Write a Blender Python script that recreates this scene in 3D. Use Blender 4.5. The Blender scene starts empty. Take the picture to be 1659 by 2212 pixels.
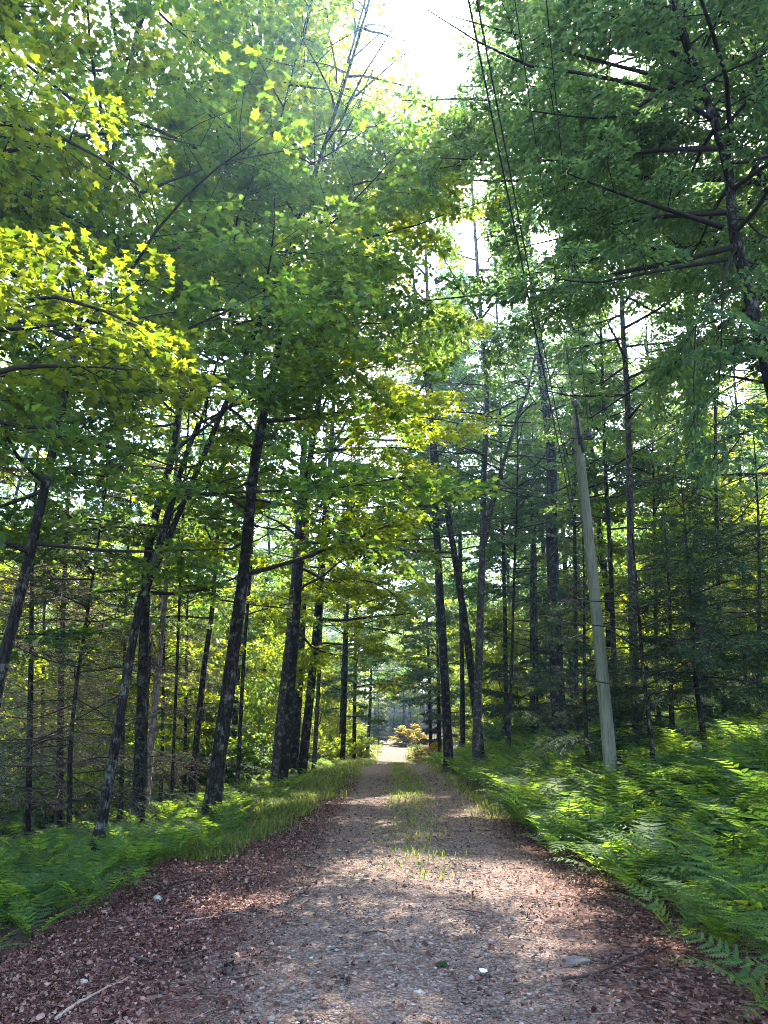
import bpy, math, random
import numpy as np
from mathutils import Vector

# ------------------------------------------------------------------ scene
S = bpy.context.scene
COL = S.collection
rng = np.random.default_rng(7)
CAM = np.array([0.0, 0.0, 1.6])
PITCH = math.radians(17.1)
FPX = 1533.0
FWD = np.array([0, math.cos(PITCH), math.sin(PITCH)])
UP = np.array([0, -math.sin(PITCH), math.cos(PITCH)])
RT = np.array([1.0, 0, 0])

def ray(px, py):
    return FWD + RT * (px - 829.5) / FPX + UP * (1106 - py) / FPX

def at(px, py, Y):
    r = ray(px, py)
    return CAM + r * (Y / r[1])

def nrm(a):
    return a / np.maximum(np.linalg.norm(a, axis=-1, keepdims=True), 1e-9)

def sstep(t):
    t = np.clip(t, 0, 1)
    return t * t * (3 - 2 * t)

# ------------------------------------------------------------------ terrain
def xc(Y):
    return np.interp(Y, [-20, 0, 5, 9, 22, 40, 75, 95, 108, 120, 140, 170],
                     [0, 0, .08, .35, .68, .7, .8, 1.3, .2, -4, -16, -40])

def zroad(Y):
    return np.interp(Y, [-20, 30, 38, 50, 62, 74, 84, 96, 112, 200],
                     [0, 0, -.04, -.85, -1.4, -1.2, -.4, .1, .6, 2.0])

def undul(x, Y):
    return (.10 * np.sin(x * .9 + Y * .31) * np.sin(Y * .7 - x * .2 + 1.3)
            + .05 * np.sin(x * 2.3 - Y * 1.1) + .04 * np.sin(Y * 2.7 + x * 1.7))

def gz(x, Y):
    x = np.asarray(x, float); Y = np.asarray(Y, float)
    d = x - xc(Y)
    z = zroad(Y) + .04 * np.clip(1 - (d / 2) ** 2, 0, 1)
    dl = np.maximum(0, -d - 2.1)
    z = z - 1.15 * sstep(dl / 9.0) + .13 * np.maximum(0, dl - 16)
    dr = np.maximum(0, d - 2.1)
    z = z + .21 * np.minimum(dr, 12) * sstep(dr / 2.5) + .13 * np.maximum(0, dr - 12)
    off = sstep((np.abs(d) - 1.6) / 2.0)
    return z + undul(x, Y) * off

def hit(px, py):
    r = ray(px, py)
    for i in range(4000):
        t = 2 + i * .03
        p = CAM + r * t
        if p[2] <= gz(p[0], p[1]):
            return p
    return CAM + r * 100

def half(Y): return np.interp(Y, [4, 9, 14, 22], [1.12, 1.3, 1.5, 1.65])

# ------------------------------------------------------------------ mesh helpers
class MB:
    def __init__(s):
        s.v = []; s.f = []; s.n = 0
    def add(s, v, f):
        v = np.asarray(v, np.float32).reshape(-1, 3)
        s.v.append(v); s.f.append(np.asarray(f, np.int32) + s.n); s.n += len(v)
    def mesh(s, name, mat, smooth=False, attr=None):
        me = bpy.data.meshes.new(name)
        if s.n:
            v = np.concatenate(s.v)
            me.vertices.add(len(v)); me.vertices.foreach_set('co', v.ravel())
            loops = np.concatenate([f.ravel() for f in s.f])
            tot = np.concatenate([np.full(len(f), f.shape[1], np.int32) for f in s.f])
            st = np.concatenate([[0], np.cumsum(tot)[:-1]]).astype(np.int32)
            me.loops.add(len(loops)); me.loops.foreach_set('vertex_index', loops)
            me.polygons.add(len(tot)); me.polygons.foreach_set('loop_start', st)
            if attr:
                for k, a in attr.items():
                    at_ = me.attributes.new(k, 'FLOAT', 'POINT'); at_.data.foreach_set('value', np.asarray(a, np.float32))
            me.update(calc_edges=True)
            if smooth:
                me.polygons.foreach_set('use_smooth', np.ones(len(tot), bool))
        me.materials.append(mat)
        return me
    def build(s, name, mat, parent=None, smooth=False, attr=None):
        o = bpy.data.objects.new(name, s.mesh(name, mat, smooth, attr)); COL.objects.link(o)
        if parent is not None: o.parent = parent
        return o

def tag(o, label=None, cat=None, group=None, kind=None):
    if label: o['label'] = label
    if cat: o['category'] = cat
    if group: o['group'] = group
    if kind: o['kind'] = kind
    return o

def empty(name, loc, rz=0.0, sc=1.0):
    o = bpy.data.objects.new(name, None); COL.objects.link(o)
    o.location = loc; o.rotation_euler = (0, 0, rz); o.scale = (sc, sc, sc)
    o.empty_display_size = .2
    return o

def copy_tree(o, loc, rz, sc, label=None, group=None):
    c = o.copy(); COL.objects.link(c)
    c.location = loc; c.rotation_euler = (0, 0, rz); c.scale = sc
    if label: c['label'] = label
    if group: c['group'] = group
    for ch in list(o.children):
        d = ch.copy(); COL.objects.link(d); d.parent = c
    return c

def tubes(mb, P, R, k=6, ref=(0, 0, 1), rough=0.0, cap=False):
    """P (B,m,3) polylines, R (B,m) radii: a batch of tapered tubes."""
    P = np.asarray(P, float); R = np.asarray(R, float)
    if P.ndim == 2: P = P[None]; R = R[None]
    B, m, _ = P.shape
    T = np.empty_like(P)
    T[:, 1:-1] = P[:, 2:] - P[:, :-2]; T[:, 0] = P[:, 1] - P[:, 0]; T[:, -1] = P[:, -1] - P[:, -2]
    T = nrm(T)
    ref = np.broadcast_to(np.asarray(ref, float), T.shape)
    A = nrm(np.cross(T, ref) + 1e-7); Bn = np.cross(T, A)
    a = np.linspace(0, 2 * np.pi, k, endpoint=False)
    rr = R[:, :, None] * (1 + (rng.normal(0, rough, (B, m, k)) if rough else 0))
    V = P[:, :, None, :] + rr[..., None] * (A[:, :, None, :] * np.cos(a)[None, None, :, None] + Bn[:, :, None, :] * np.sin(a)[None, None, :, None])
    idx = np.arange(B * m * k).reshape(B, m, k)
    q = np.stack([idx[:, :-1, :], np.roll(idx[:, :-1, :], -1, 2), np.roll(idx[:, 1:, :], -1, 2), idx[:, 1:, :]], -1).reshape(-1, 4)
    mb.add(V, q)
    if cap:
        for b in range(B):
            mb.f.append(idx[b, -1][None, :].astype(np.int32) + mb.n - B * m * k)
            mb.f.append(idx[b, 0][None, ::-1].astype(np.int32) + mb.n - B * m * k)

def smooth_poly(pts, n):
    """Catmull-Rom resample of a polyline."""
    p = np.asarray(pts, float)
    p = np.vstack([2 * p[0] - p[1], p, 2 * p[-1] - p[-2]])
    out = []
    m = len(p) - 3
    for i in range(n):
        u = i / (n - 1) * m; j = min(int(u), m - 1); t = u - j
        a, b, c, d = p[j], p[j + 1], p[j + 2], p[j + 3]
        out.append(.5 * (2 * b + (c - a) * t + (2 * a - 5 * b + 4 * c - d) * t * t + (3 * b - a - 3 * c + d) * t ** 3))
    return np.array(out)

# leaf outlines: x across, y along, folded a little on the midrib
def outline(half):
    h = np.array(half, float)
    r = h[1:-1]
    pts = np.vstack([h, (r * [-1, 1])[::-1]])
    return np.column_stack([pts, -.28 * np.abs(pts[:, 0])])
MAPLE = outline([(0, 0), (.20, -.08), (.16, .10), (.52, .10), (.36, .34), (.58, .66), (.22, .58), (.16, .80), (0, 1.0)])
LOBED = outline([(0, 0), (.45, .12), (.30, .38), (.48, .62), (.15, .62), (0, 1.0)])
OVAL = outline([(0, 0), (.22, .22), (.27, .5), (.16, .8), (0, 1.05)])
KITE = outline([(0, 0), (.42, .42), (0, 1.0)])
NEEDLE = np.array([(-.12, 0, 0), (.12, 0, 0), (.085, 1, -.05), (-.085, 1, -.05)])
TEMPL = dict(maple=MAPLE, lobed=LOBED, oval=OVAL, kite=KITE, needle=NEEDLE)

def place_leaves(mb, pos, tip, up, size, templ):
    t = TEMPL[templ] if isinstance(templ, str) else templ
    Y = nrm(tip); X = nrm(np.cross(Y, up)); Z = np.cross(X, Y)
    M = np.stack([X, Y, Z], 1)                         # rows
    V = np.einsum('kj,njc->nkc', t, M) * size[:, None, None] + pos[:, None, :]
    n, k = len(pos), len(t)
    mb.add(V, np.arange(n * k).reshape(n, k))

def spray_leaves(mb, O, D, L, n, size, templ, droop=.25, tilt=.45, wide=.42, hang=.25, r=rng):
    S_ = len(O)
    if S_ == 0: return
    D = nrm(D); side = nrm(np.cross(D, [0, 0, 1.0]) + 1e-6)
    t = r.uniform(.08, 1.0, (S_, n)); u = r.uniform(-1, 1, (S_, n))
    w = wide * L[:, None] * np.sqrt(np.maximum(.05, 1 - (t - .35) ** 2 / .5))
    P = (O[:, None] + D[:, None] * (t * L[:, None])[..., None] + side[:, None] * (u * w)[..., None])
    P[..., 2] += -droop * t * t * L[:, None] - .10 * np.abs(u) * w + r.normal(0, .06, (S_, n)) * L[:, None]
    tip = D[:, None] * r.uniform(.3, 1, (S_, n, 1)) + side[:, None] * (np.sign(u) * r.uniform(.2, 1, (S_, n)))[..., None] + r.normal(0, .25, (S_, n, 3))
    tip[..., 2] -= hang * r.uniform(.2, 1.8, (S_, n))
    up = np.array([0, 0, 1.0]) + r.normal(0, tilt, (S_, n, 3))
    sz = size * r.uniform(.65, 1.2, S_ * n)
    place_leaves(mb, P.reshape(-1, 3), tip.reshape(-1, 3), up.reshape(-1, 3), sz, templ)

# ------------------------------------------------------------------ materials
def mat(name):
    m = bpy.data.materials.new(name); m.use_nodes = True
    nt = m.node_tree; nt.nodes.clear()
    out = nt.nodes.new('ShaderNodeOutputMaterial')
    return m, nt, out

def N(nt, typ, **kw):
    n = nt.nodes.new(typ)
    for k, v in kw.items():
        if k.startswith('i_'):
            key = k[2:]
            n.inputs[int(key) if key.isdigit() else key].default_value = v
        else: setattr(n, k, v)
    return n

def ramp(nt, fac, stops, interp='LINEAR'):
    r = nt.nodes.new('ShaderNodeValToRGB'); r.color_ramp.interpolation = interp
    e = r.color_ramp.elements
    while len(e) < len(stops): e.new(0.5)
    for i, (p, c) in enumerate(stops):
        e[i].position = p; e[i].color = (*c, 1) if len(c) == 3 else c
    nt.links.new(fac, r.inputs[0])
    return r.outputs[0]

def mix(nt, fac, a, b, mode='MIX'):
    m = nt.nodes.new('ShaderNodeMix'); m.data_type = 'RGBA'; m.blend_type = mode
    for sock, i in ((fac, 0), (a, 6), (b, 7)):
        if isinstance(sock, (int, float)): m.inputs[i].default_value = sock
        elif isinstance(sock, tuple): m.inputs[i].default_value = (*sock, 1)
        else: nt.links.new(sock, m.inputs[i])
    return m.outputs[2]

def leaf_mat(name, cols, trans, tw=.5, rough=.5, spec=.25):
    """cols: list of reflectance colours picked per leaf; trans: list of transmitted-light colours."""
    m, nt, out = mat(name)
    g = N(nt, 'ShaderNodeNewGeometry')
    st = lambda c: [(i / max(1, len(c) - 1), x) for i, x in enumerate(c)]
    c1 = ramp(nt, g.outputs['Random Per Island'], st(cols))
    c2 = ramp(nt, g.outputs['Random Per Island'], st(trans))
    p = N(nt, 'ShaderNodeBsdfPrincipled', i_Roughness=rough)
    p.inputs['Specular IOR Level'].default_value = spec
    nt.links.new(c1, p.inputs['Base Color'])
    t = N(nt, 'ShaderNodeBsdfTranslucent'); nt.links.new(c2, t.inputs[0])
    ms = N(nt, 'ShaderNodeMixShader', i_0=tw)
    nt.links.new(p.outputs[0], ms.inputs[1]); nt.links.new(t.outputs[0], ms.inputs[2])
    nt.links.new(ms.outputs[0], out.inputs[0])
    return m

def bark_mat(name, dark, light, patch, pamt=.5, scale=6.0):
    m, nt, out = mat(name)
    tc = N(nt, 'ShaderNodeNewGeometry')
    mp = N(nt, 'ShaderNodeMapping'); mp.inputs['Scale'].default_value = (1, 1, .22)
    nt.links.new(tc.outputs['Position'], mp.inputs[0])
    n1 = N(nt, 'ShaderNodeTexNoise', i_Scale=scale * 4, i_Detail=6.0, i_Roughness=.7); nt.links.new(mp.outputs[0], n1.inputs[0])
    n2 = N(nt, 'ShaderNodeTexNoise', i_Scale=scale * .9, i_Detail=5.0, i_Roughness=.65); nt.links.new(tc.outputs['Position'], n2.inputs[0])
    v = N(nt, 'ShaderNodeTexVoronoi', feature='DISTANCE_TO_EDGE', i_Scale=scale * 3.2); nt.links.new(mp.outputs[0], v.inputs[0])
    base = ramp(nt, n1.outputs[0], [(.35, dark), (.65, light)])
    fac = ramp(nt, n2.outputs[0], [(.52, (0, 0, 0)), (.62, (pamt, pamt, pamt))])
    c = mix(nt, fac, base, patch)
    crack = ramp(nt, v.outputs[0], [(0, (.35, .35, .35)), (.12, (1, 1, 1))])
    c = mix(nt, 1.0, c, crack, 'MULTIPLY')
    p = N(nt, 'ShaderNodeBsdfPrincipled', i_Roughness=.9); p.inputs['Specular IOR Level'].default_value = .15
    nt.links.new(c, p.inputs['Base Color'])
    add = N(nt, 'ShaderNodeMath', operation='ADD'); nt.links.new(crack, add.inputs[0]); nt.links.new(n1.outputs[0], add.inputs[1])
    b = N(nt, 'ShaderNodeBump', i_Strength=.8, i_Distance=.03); nt.links.new(add.outputs[0], b.inputs['Height'])
    nt.links.new(b.outputs[0], p.inputs['Normal'])
    nt.links.new(p.outputs[0], out.inputs[0])
    return m

def plain_mat(name, stops, scale=8.0, rough=.8, stretch=(1, 1, 1), spec=.2, metal=0.0, obj_space=True, per_island=False, bump=.3):
    m, nt, out = mat(name)
    tc = N(nt, 'ShaderNodeTexCoord')
    mp = N(nt, 'ShaderNodeMapping'); mp.inputs['Scale'].default_value = stretch
    nt.links.new(tc.outputs['Object'], mp.inputs[0])
    n1 = N(nt, 'ShaderNodeTexNoise', i_Scale=scale, i_Detail=6.0, i_Roughness=.65); nt.links.new(mp.outputs[0], n1.inputs[0])
    src = n1.outputs[0]
    if per_island:
        g = N(nt, 'ShaderNodeNewGeometry'); src = g.outputs['Random Per Island']
    c = ramp(nt, src, stops)
    p = N(nt, 'ShaderNodeBsdfPrincipled', i_Roughness=rough, i_Metallic=metal); p.inputs['Specular IOR Level'].default_value = spec
    nt.links.new(c, p.inputs['Base Color'])
    b = N(nt, 'ShaderNodeBump', i_Strength=bump, i_Distance=.02); nt.links.new(n1.outputs[0], b.inputs['Height'])
    nt.links.new(b.outputs[0], p.inputs['Normal'])
    nt.links.new(p.outputs[0], out.inputs[0])
    return m

M = {}
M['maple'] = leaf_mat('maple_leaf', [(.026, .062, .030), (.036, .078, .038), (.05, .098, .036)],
                      [(.14, .27, .03), (.21, .36, .03), (.34, .45, .028)], .54)  # bluish tone of shaded leaves mixed into the green
M['maple_sunlit'] = leaf_mat('sunlit_tint_maple_leaf', [(.035, .085, .016), (.05, .105, .02), (.075, .12, .02)],
                           [(.28, .38, .010), (.40, .48, .012), (.54, .56, .014)], .58)  # sunlit look of the maple leaves put into the colour
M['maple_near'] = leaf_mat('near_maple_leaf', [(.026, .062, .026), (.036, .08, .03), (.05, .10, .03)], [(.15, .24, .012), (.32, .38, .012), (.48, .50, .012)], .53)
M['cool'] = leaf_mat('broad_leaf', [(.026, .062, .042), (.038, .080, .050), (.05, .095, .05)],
                     [(.14, .27, .07), (.20, .34, .075), (.30, .42, .07)], .53)  # extra blue in the colour imitates sky sheen on shaded leaves
M['hemlock'] = leaf_mat('hemlock_needle', [(.020, .042, .020), (.035, .062, .032), (.055, .08, .045)],
                        [(.06, .11, .025), (.09, .14, .035), (.12, .17, .045)], .35, rough=.7, spec=.1)
M['deadneedle'] = leaf_mat('dead_needle', [(.09, .06, .035), (.14, .10, .06), (.19, .14, .09)], [(.10, .07, .03), (.16, .12, .06)], .25, rough=.8, spec=.1)
M['fern'] = leaf_mat('fern_frond', [(.034, .080, .024), (.048, .10, .028), (.07, .125, .03)],
                     [(.16, .32, .025), (.25, .40, .03), (.42, .50, .035)], .52, rough=.6, spec=.15)
M['grass'] = leaf_mat('grass_blade', [(.05, .10, .02), (.08, .13, .03), (.14, .14, .05)], [(.18, .30, .02), (.30, .36, .03), (.38, .36, .08)], .5)
M['orange'] = leaf_mat('turning_leaf', [(.12, .13, .02), (.26, .16, .03), (.10, .13, .02)], [(.5, .46, .03), (.65, .40, .03), (.4, .46, .03)], .55)
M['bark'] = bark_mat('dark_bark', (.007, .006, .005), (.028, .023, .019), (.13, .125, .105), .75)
M['bark_grey'] = bark_mat('grey_bark', (.028, .023, .020), (.085, .074, .065), (.22, .21, .19), .7, 8)
M['bark_pale'] = bark_mat('pale_bark', (.16, .115, .095), (.30, .235, .20), (.36, .32, .29), .6, 5)
M['twig'] = plain_mat('twig_bark', [(.3, (.014, .011, .009)), (.7, (.040, .033, .028))], 12, .9)
M['deadtwig'] = plain_mat('dead_twig', [(.3, (.06, .045, .038)), (.7, (.17, .135, .11))], 6, .9)

def ground_mat(name):
    m, nt, out = mat(name)
    g = N(nt, 'ShaderNodeNewGeometry'); pos = g.outputs['Position']
    at_ = N(nt, 'ShaderNodeAttribute', attribute_name='roadd'); d = at_.outputs['Fac']
    def noise(sc, det=4.0, ro=.6):
        n = N(nt, 'ShaderNodeTexNoise', i_Scale=sc, i_Detail=det, i_Roughness=ro); nt.links.new(pos, n.inputs[0]); return n
    def math_(op, a, b):
        n = N(nt, 'ShaderNodeMath', operation=op)
        for i, s in enumerate((a, b)):
            if isinstance(s, (int, float)): n.inputs[i].default_value = s
            else: nt.links.new(s, n.inputs[i])
        return n.outputs[0]
    nA, nB, nC = noise(.8), noise(3.2), noise(14, 5)
    # gravel
    v = N(nt, 'ShaderNodeTexVoronoi', i_Scale=34.0); nt.links.new(pos, v.inputs[0])
    v2 = N(nt, 'ShaderNodeTexVoronoi', i_Scale=95.0); nt.links.new(pos, v2.inputs[0])
    sep = N(nt, 'ShaderNodeSeparateColor'); nt.links.new(v.outputs['Color'], sep.inputs[0])
    sep2 = N(nt, 'ShaderNodeSeparateColor'); nt.links.new(v2.outputs['Color'], sep2.inputs[0])
    stone = ramp(nt, sep.outputs[0], [(0, (.09, .064, .049)), (.5, (.205, .152, .118)), (.85, (.30, .232, .185)), (1, (.40, .33, .27))])
    fines = ramp(nt, sep2.outputs[0], [(0, (.085, .058, .044)), (.6, (.195, .14, .108)), (1, (.30, .226, .18))])
    gsel = ramp(nt, nC.outputs[0], [(.46, (0, 0, 0)), (.58, (1, 1, 1))])
    gravel = mix(nt, gsel, fines, stone)
    dirt = ramp(nt, nB.outputs[0], [(.3, (.62, .56, .53)), (.7, (1.1, 1.05, 1.02))])
    gravel = mix(nt, 1.0, gravel, dirt, 'MULTIPLY')
    # fallen leaf litter
    mp = N(nt, 'ShaderNodeMapping'); mp.inputs['Scale'].default_value = (1.0, 1.0, 1.0)
    off = N(nt, 'ShaderNodeVectorMath', operation='ADD')
    sc = N(nt, 'ShaderNodeVectorMath', operation='SCALE'); sc.inputs['Scale'].default_value = .05
    nt.links.new(nC.outputs['Color'], sc.inputs[0]); nt.links.new(sc.outputs[0], off.inputs[0]); nt.links.new(pos, off.inputs[1])
    vl = N(nt, 'ShaderNodeTexVoronoi', i_Scale=20.0); nt.links.new(off.outputs[0], vl.inputs[0])
    sep3 = N(nt, 'ShaderNodeSeparateColor'); nt.links.new(vl.outputs['Color'], sep3.inputs[0])
    litter = ramp(nt, sep3.outputs[1], [(0, (.026, .013, .010)), (.4, (.085, .037, .027)), (.75, (.145, .070, .052)), (1, (.23, .135, .105))])
    floor_ = ramp(nt, sep3.outputs[0], [(0, (.014, .009, .006)), (.5, (.040, .026, .018)), (1, (.085, .058, .042))])
    moss = ramp(nt, nB.outputs[0], [(.5, (0, 0, 0)), (.62, (.6, .6, .6))])
    floor_ = mix(nt, moss, floor_, (.035, .06, .018))
    # masks from the distance to the road's centre line
    ad = math_('ABSOLUTE', d, 0)
    wob = math_('MULTIPLY', math_('SUBTRACT', nA.outputs[0], .5), .9)
    wob2 = math_('MULTIPLY', math_('SUBTRACT', nC.outputs[0], .5), 1.1)
    e1 = math_('ADD', math_('ADD', ad, wob), wob2)
    m1 = ramp(nt, math_('MULTIPLY', e1, .25), [(.25, (0, 0, 0)), (.37, (1, 1, 1))])
    c = mix(nt, m1, gravel, litter)
    m2 = ramp(nt, math_('MULTIPLY', e1, .1), [(.26, (0, 0, 0)), (.36, (1, 1, 1))])
    c = mix(nt, m2, c, floor_)
    p = N(nt, 'ShaderNodeBsdfPrincipled', i_Roughness=.92); p.inputs['Specular IOR Level'].default_value = .15
    nt.links.new(c, p.inputs['Base Color'])
    hsum = math_('ADD', math_('MULTIPLY', v.outputs['Distance'], -1.2), math_('MULTIPLY', vl.outputs['Distance'], -.8))
    hsum = math_('ADD', hsum, math_('MULTIPLY', nC.outputs[0], .7))
    b = N(nt, 'ShaderNodeBump', i_Strength=.9, i_Distance=.035); nt.links.new(hsum, b.inputs['Height'])
    nt.links.new(b.outputs[0], p.inputs['Normal'])
    nt.links.new(p.outputs[0], out.inputs[0])
    return m
M['ground'] = ground_mat('forest_ground')

# ------------------------------------------------------------------ ground and road
def grid(xs, ys, zf, name, lower=False):
    X, Y = np.meshgrid(xs, ys)
    Z = zf(X, Y)
    nx, ny = len(xs), len(ys)
    i = np.arange(nx * ny).reshape(ny, nx)
    q = np.stack([i[:-1, :-1], i[:-1, 1:], i[1:, 1:], i[1:, :-1]], -1).reshape(-1, 4)
    mb = MB(); mb.add(np.stack([X, Y, Z], -1), q)
    return mb, ((X - xc(Y)) * 1.12 / half(Y)).ravel()
xs = np.unique(np.round(np.concatenate([np.arange(-9, 9.01, .22), np.arange(-40, 40, 1.0), np.arange(-160, 161, 6)]), 3))
ys = np.unique(np.round(np.concatenate([np.arange(-3, 26, .22), np.arange(-25, 130, .9), np.arange(-60, 330, 5)]), 3))
def zg(X, Y):
    d = X - xc(Y)
    return gz(X, Y) - (1 - sstep((np.abs(d) - 1.6) / .5)) * np.where(Y > 30, .12, .04)
mb, a = grid(xs, ys, zg, 'ground')
tag(mb.build('ground', M['ground'], smooth=True, attr={'roadd': a}), 'brown forest floor falling away left of the road and rising right of it', 'ground', kind='structure')
us = np.linspace(-1.95, 1.95, 27); ys2 = np.unique(np.round(np.concatenate([np.arange(-6, 30, .2), np.arange(30, 135, .6)]), 3))
U, Y2 = np.meshgrid(us, ys2)
rut = -.025 * (np.exp(-((np.abs(U) - .78) / .28) ** 2))
X2 = U + xc(Y2); Z2 = gz(X2, Y2) + .008 + rut * (1 - np.abs(U / 1.95) ** 4)
i = np.arange(U.size).reshape(U.shape)
mb = MB(); mb.add(np.stack([X2, Y2, Z2], -1), np.stack([i[:-1, :-1], i[:-1, 1:], i[1:, 1:], i[1:, :-1]], -1).reshape(-1, 4))
tag(mb.build('gravel_road', M['ground'], smooth=True, attr={'roadd': (U * 1.12 / half(Y2)).ravel()}), 'narrow gravel track with two ruts running into the woods', 'road', kind='structure')

# ------------------------------------------------------------------ trees
def prof(t):
    return np.clip((1 - t), 0, 1) ** .55 * np.minimum(1, .72 + 1.2 * t)

def limb_poly(r, p0, az, el, L, m=7, sag=.35, wob=.06):
    d = np.array([math.cos(az) * math.cos(el), math.sin(az) * math.cos(el), math.sin(el)])
    pts = [np.array(p0, float)]
    for j in range(m - 1):
        d = d + r.normal(0, wob * 1.6, 3); d[2] += (-sag * d[2] + .02) * .4
        d = d / np.linalg.norm(d)
        pts.append(pts[-1] + d * L / (m - 1))
    return np.array(pts)

SUN = nrm(np.array([.209, .715, 1.077]))
# openings cut into the crowns to place sun patches: (world point that the sun reaches, radius of the opening)
SHAFTS = [(at(*p), r_) for p, r_ in [
    ((270, 600, 5.7), .42), ((345, 745, 5.6), .36), ((180, 470, 5.8), .36), ((400, 150, 6.1), .42), ((330, 270, 6), .36), ((370, 350, 6), .3), ((90, 640, 5.9), .2),
    ((640, 480, 15), 1.0), ((700, 560, 15), 1.0), ((560, 520, 15), .7), ((480, 440, 14), .6), 
    ((930, 940, 23), 1.9), ((880, 1080, 23), 1.7), ((960, 1130, 23), 1.0), ((820, 980, 24), 1.5), ((760, 1140, 25), 1.6), ((720, 1260, 26), 1.6), ((560, 1210, 16), .9), ((830, 800, 24), 1.2), ((880, 690, 26), 1.3),
    ((200, 1180, 11), .6), ((120, 1260, 13), .8), ((440, 1340, 24), 1.6), ((620, 1330, 30), 1.8), ((690, 1360, 34), 1.8), ((300, 1120, 13), .5), ((1170, 930, 24), .9),
    ((1000, 1690, 20), 1.8), ((1090, 1650, 20), 1.8), ((1180, 1680, 15), 1.0), ((1080, 1720, 16), 1.0), ((1250, 1760, 11), .5), ((880, 1725, 18.5), 1.7), ((780, 1720, 19), 1.6), ((980, 1740, 17.5), .9), ((690, 1655, 31), 2.2), ((560, 1745, 16), .7), ((850, 1680, 26), 1.5), ((830, 1655, 36), 2.0), ((860, 1625, 78), 2.0),
    ((1240, 1930, 8.3), .30), ((1140, 1945, 8.1), .28), ((1050, 1890, 9.2), .28), ((1360, 1890, 8.6), .36), ((1200, 2010, 7), .2), ((480, 1955, 7.6), .18), ((915, 1925, 8.3), .2), ((880, 1870, 9.5), .3),
    ((1300, 1660, 14), .5), ((1500, 1570, 15), 1.0), ((1620, 1560, 15), .8), ((1450, 1700, 11), .35), ((1600, 1760, 8.5), .35), ((1530, 1380, 15), .6), ((840, 1600, 100), 3), ((865, 1560, 88), 2.2), ((700, 1560, 44), 2), ((380, 1850, 11.5), .3), ((235, 1350, 17), .8), ((60, 1560, 18), .8), ((320, 1640, 18.5), .5)]]
NSPEC = len(SHAFTS)
rs_ = np.random.default_rng(12)
for k_ in range(120):  # random extra openings, added to brighten the woods on both sides
    Y_ = rs_.uniform(15, 46); sg_ = -1 if k_ % 2 else 1
    x_ = sg_ * rs_.uniform(3.5, min(22, 4 + .5 * Y_))
    SHAFTS.append((np.array([x_, Y_, rs_.uniform(1, 8)]), rs_.uniform(.6, 1.2)))
SKYGAP = [np.array(p, float) for p in [
    [(818, -200), (1005, -200), (992, 60), (985, 110), (1000, 170), (962, 232), (925, 205), (918, 130), (865, 85), (830, 60)],
    [(1000, 390), (1045, 380), (1050, 440), (1005, 440)], [(985, 480), (1050, 485), (1055, 590), (1010, 590)], [(1155, 490), (1190, 490), (1190, 560), (1155, 560)],
    [(895, 560), (935, 570), (930, 640), (895, 630)], [(1305, 105), (1380, 110), (1380, 165), (1300, 165)], [(440, 760), (490, 765), (480, 800), (440, 800)], [(1045, 640), (1075, 640), (1075, 690), (1045, 690)]]]
CLEAR = [([(1222, 845), (1295, 845), (1350, 1650), (1280, 1650)], 15.4), ([(1375, 1440), (1425, 1440), (1425, 1620), (1385, 1620)], 13.3), ([(1490, 1450), (1535, 1450), (1540, 1600), (1500, 1600)], 14.3),
         ([(935, 1080), (1060, 1080), (1060, 1600), (945, 1600)], 26), ([(1330, 690), (1375, 690), (1385, 1250), (1345, 1250)], 20.8), ([(540, 880), (600, 880), (500, 1780), (430, 1780)], 15),
         ([(335, 1250), (370, 1250), (350, 1600), (315, 1600)], 18), ([(730, 1380), (760, 1380), (755, 1640), (730, 1640)], 38)]
def inside(poly, x, y):
    c = np.zeros(len(x), bool); j = len(poly) - 1
    for i in range(len(poly)):
        (xi, yi), (xj, yj) = poly[i], poly[j]
        with np.errstate(divide='ignore', invalid='ignore'):
            c ^= ((yi > y) != (yj > y)) & (x < (xj - xi) * (y - yi) / (yj - yi + 1e-12) + xi)
        j = i
    return c
def open_mask(P, level=0):
    """True where foliage stays: outside the openings that let sun or sky through."""
    keep = np.ones(len(P), bool)
    for c, r_ in (SHAFTS, (), SHAFTS[:NSPEC])[level]:
        v = P - c; t = v @ SUN
        q_ = np.linalg.norm(v - t[:, None] * SUN, axis=1)
        keep &= ~((t > .7 + r_ * .9) & (q_ < r_ + .15))
    q_ = P - CAM; dep = q_ @ FWD; ok = dep > 2.0
    x = 829.5 + FPX * q_[:, 0] / np.maximum(dep, .1); y = 1106 - FPX * (q_ @ UP) / np.maximum(dep, .1)
    for poly, ymax in CLEAR: keep &= ~(inside(poly, x, y) & (P[:, 1] < ymax))
    for poly in SKYGAP: keep &= ~(inside(poly, x, y) & ok)
    return keep
SPR = 1.35; NLM = 1.6; LIMB = 1.3
TOTAL = [0]
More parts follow.
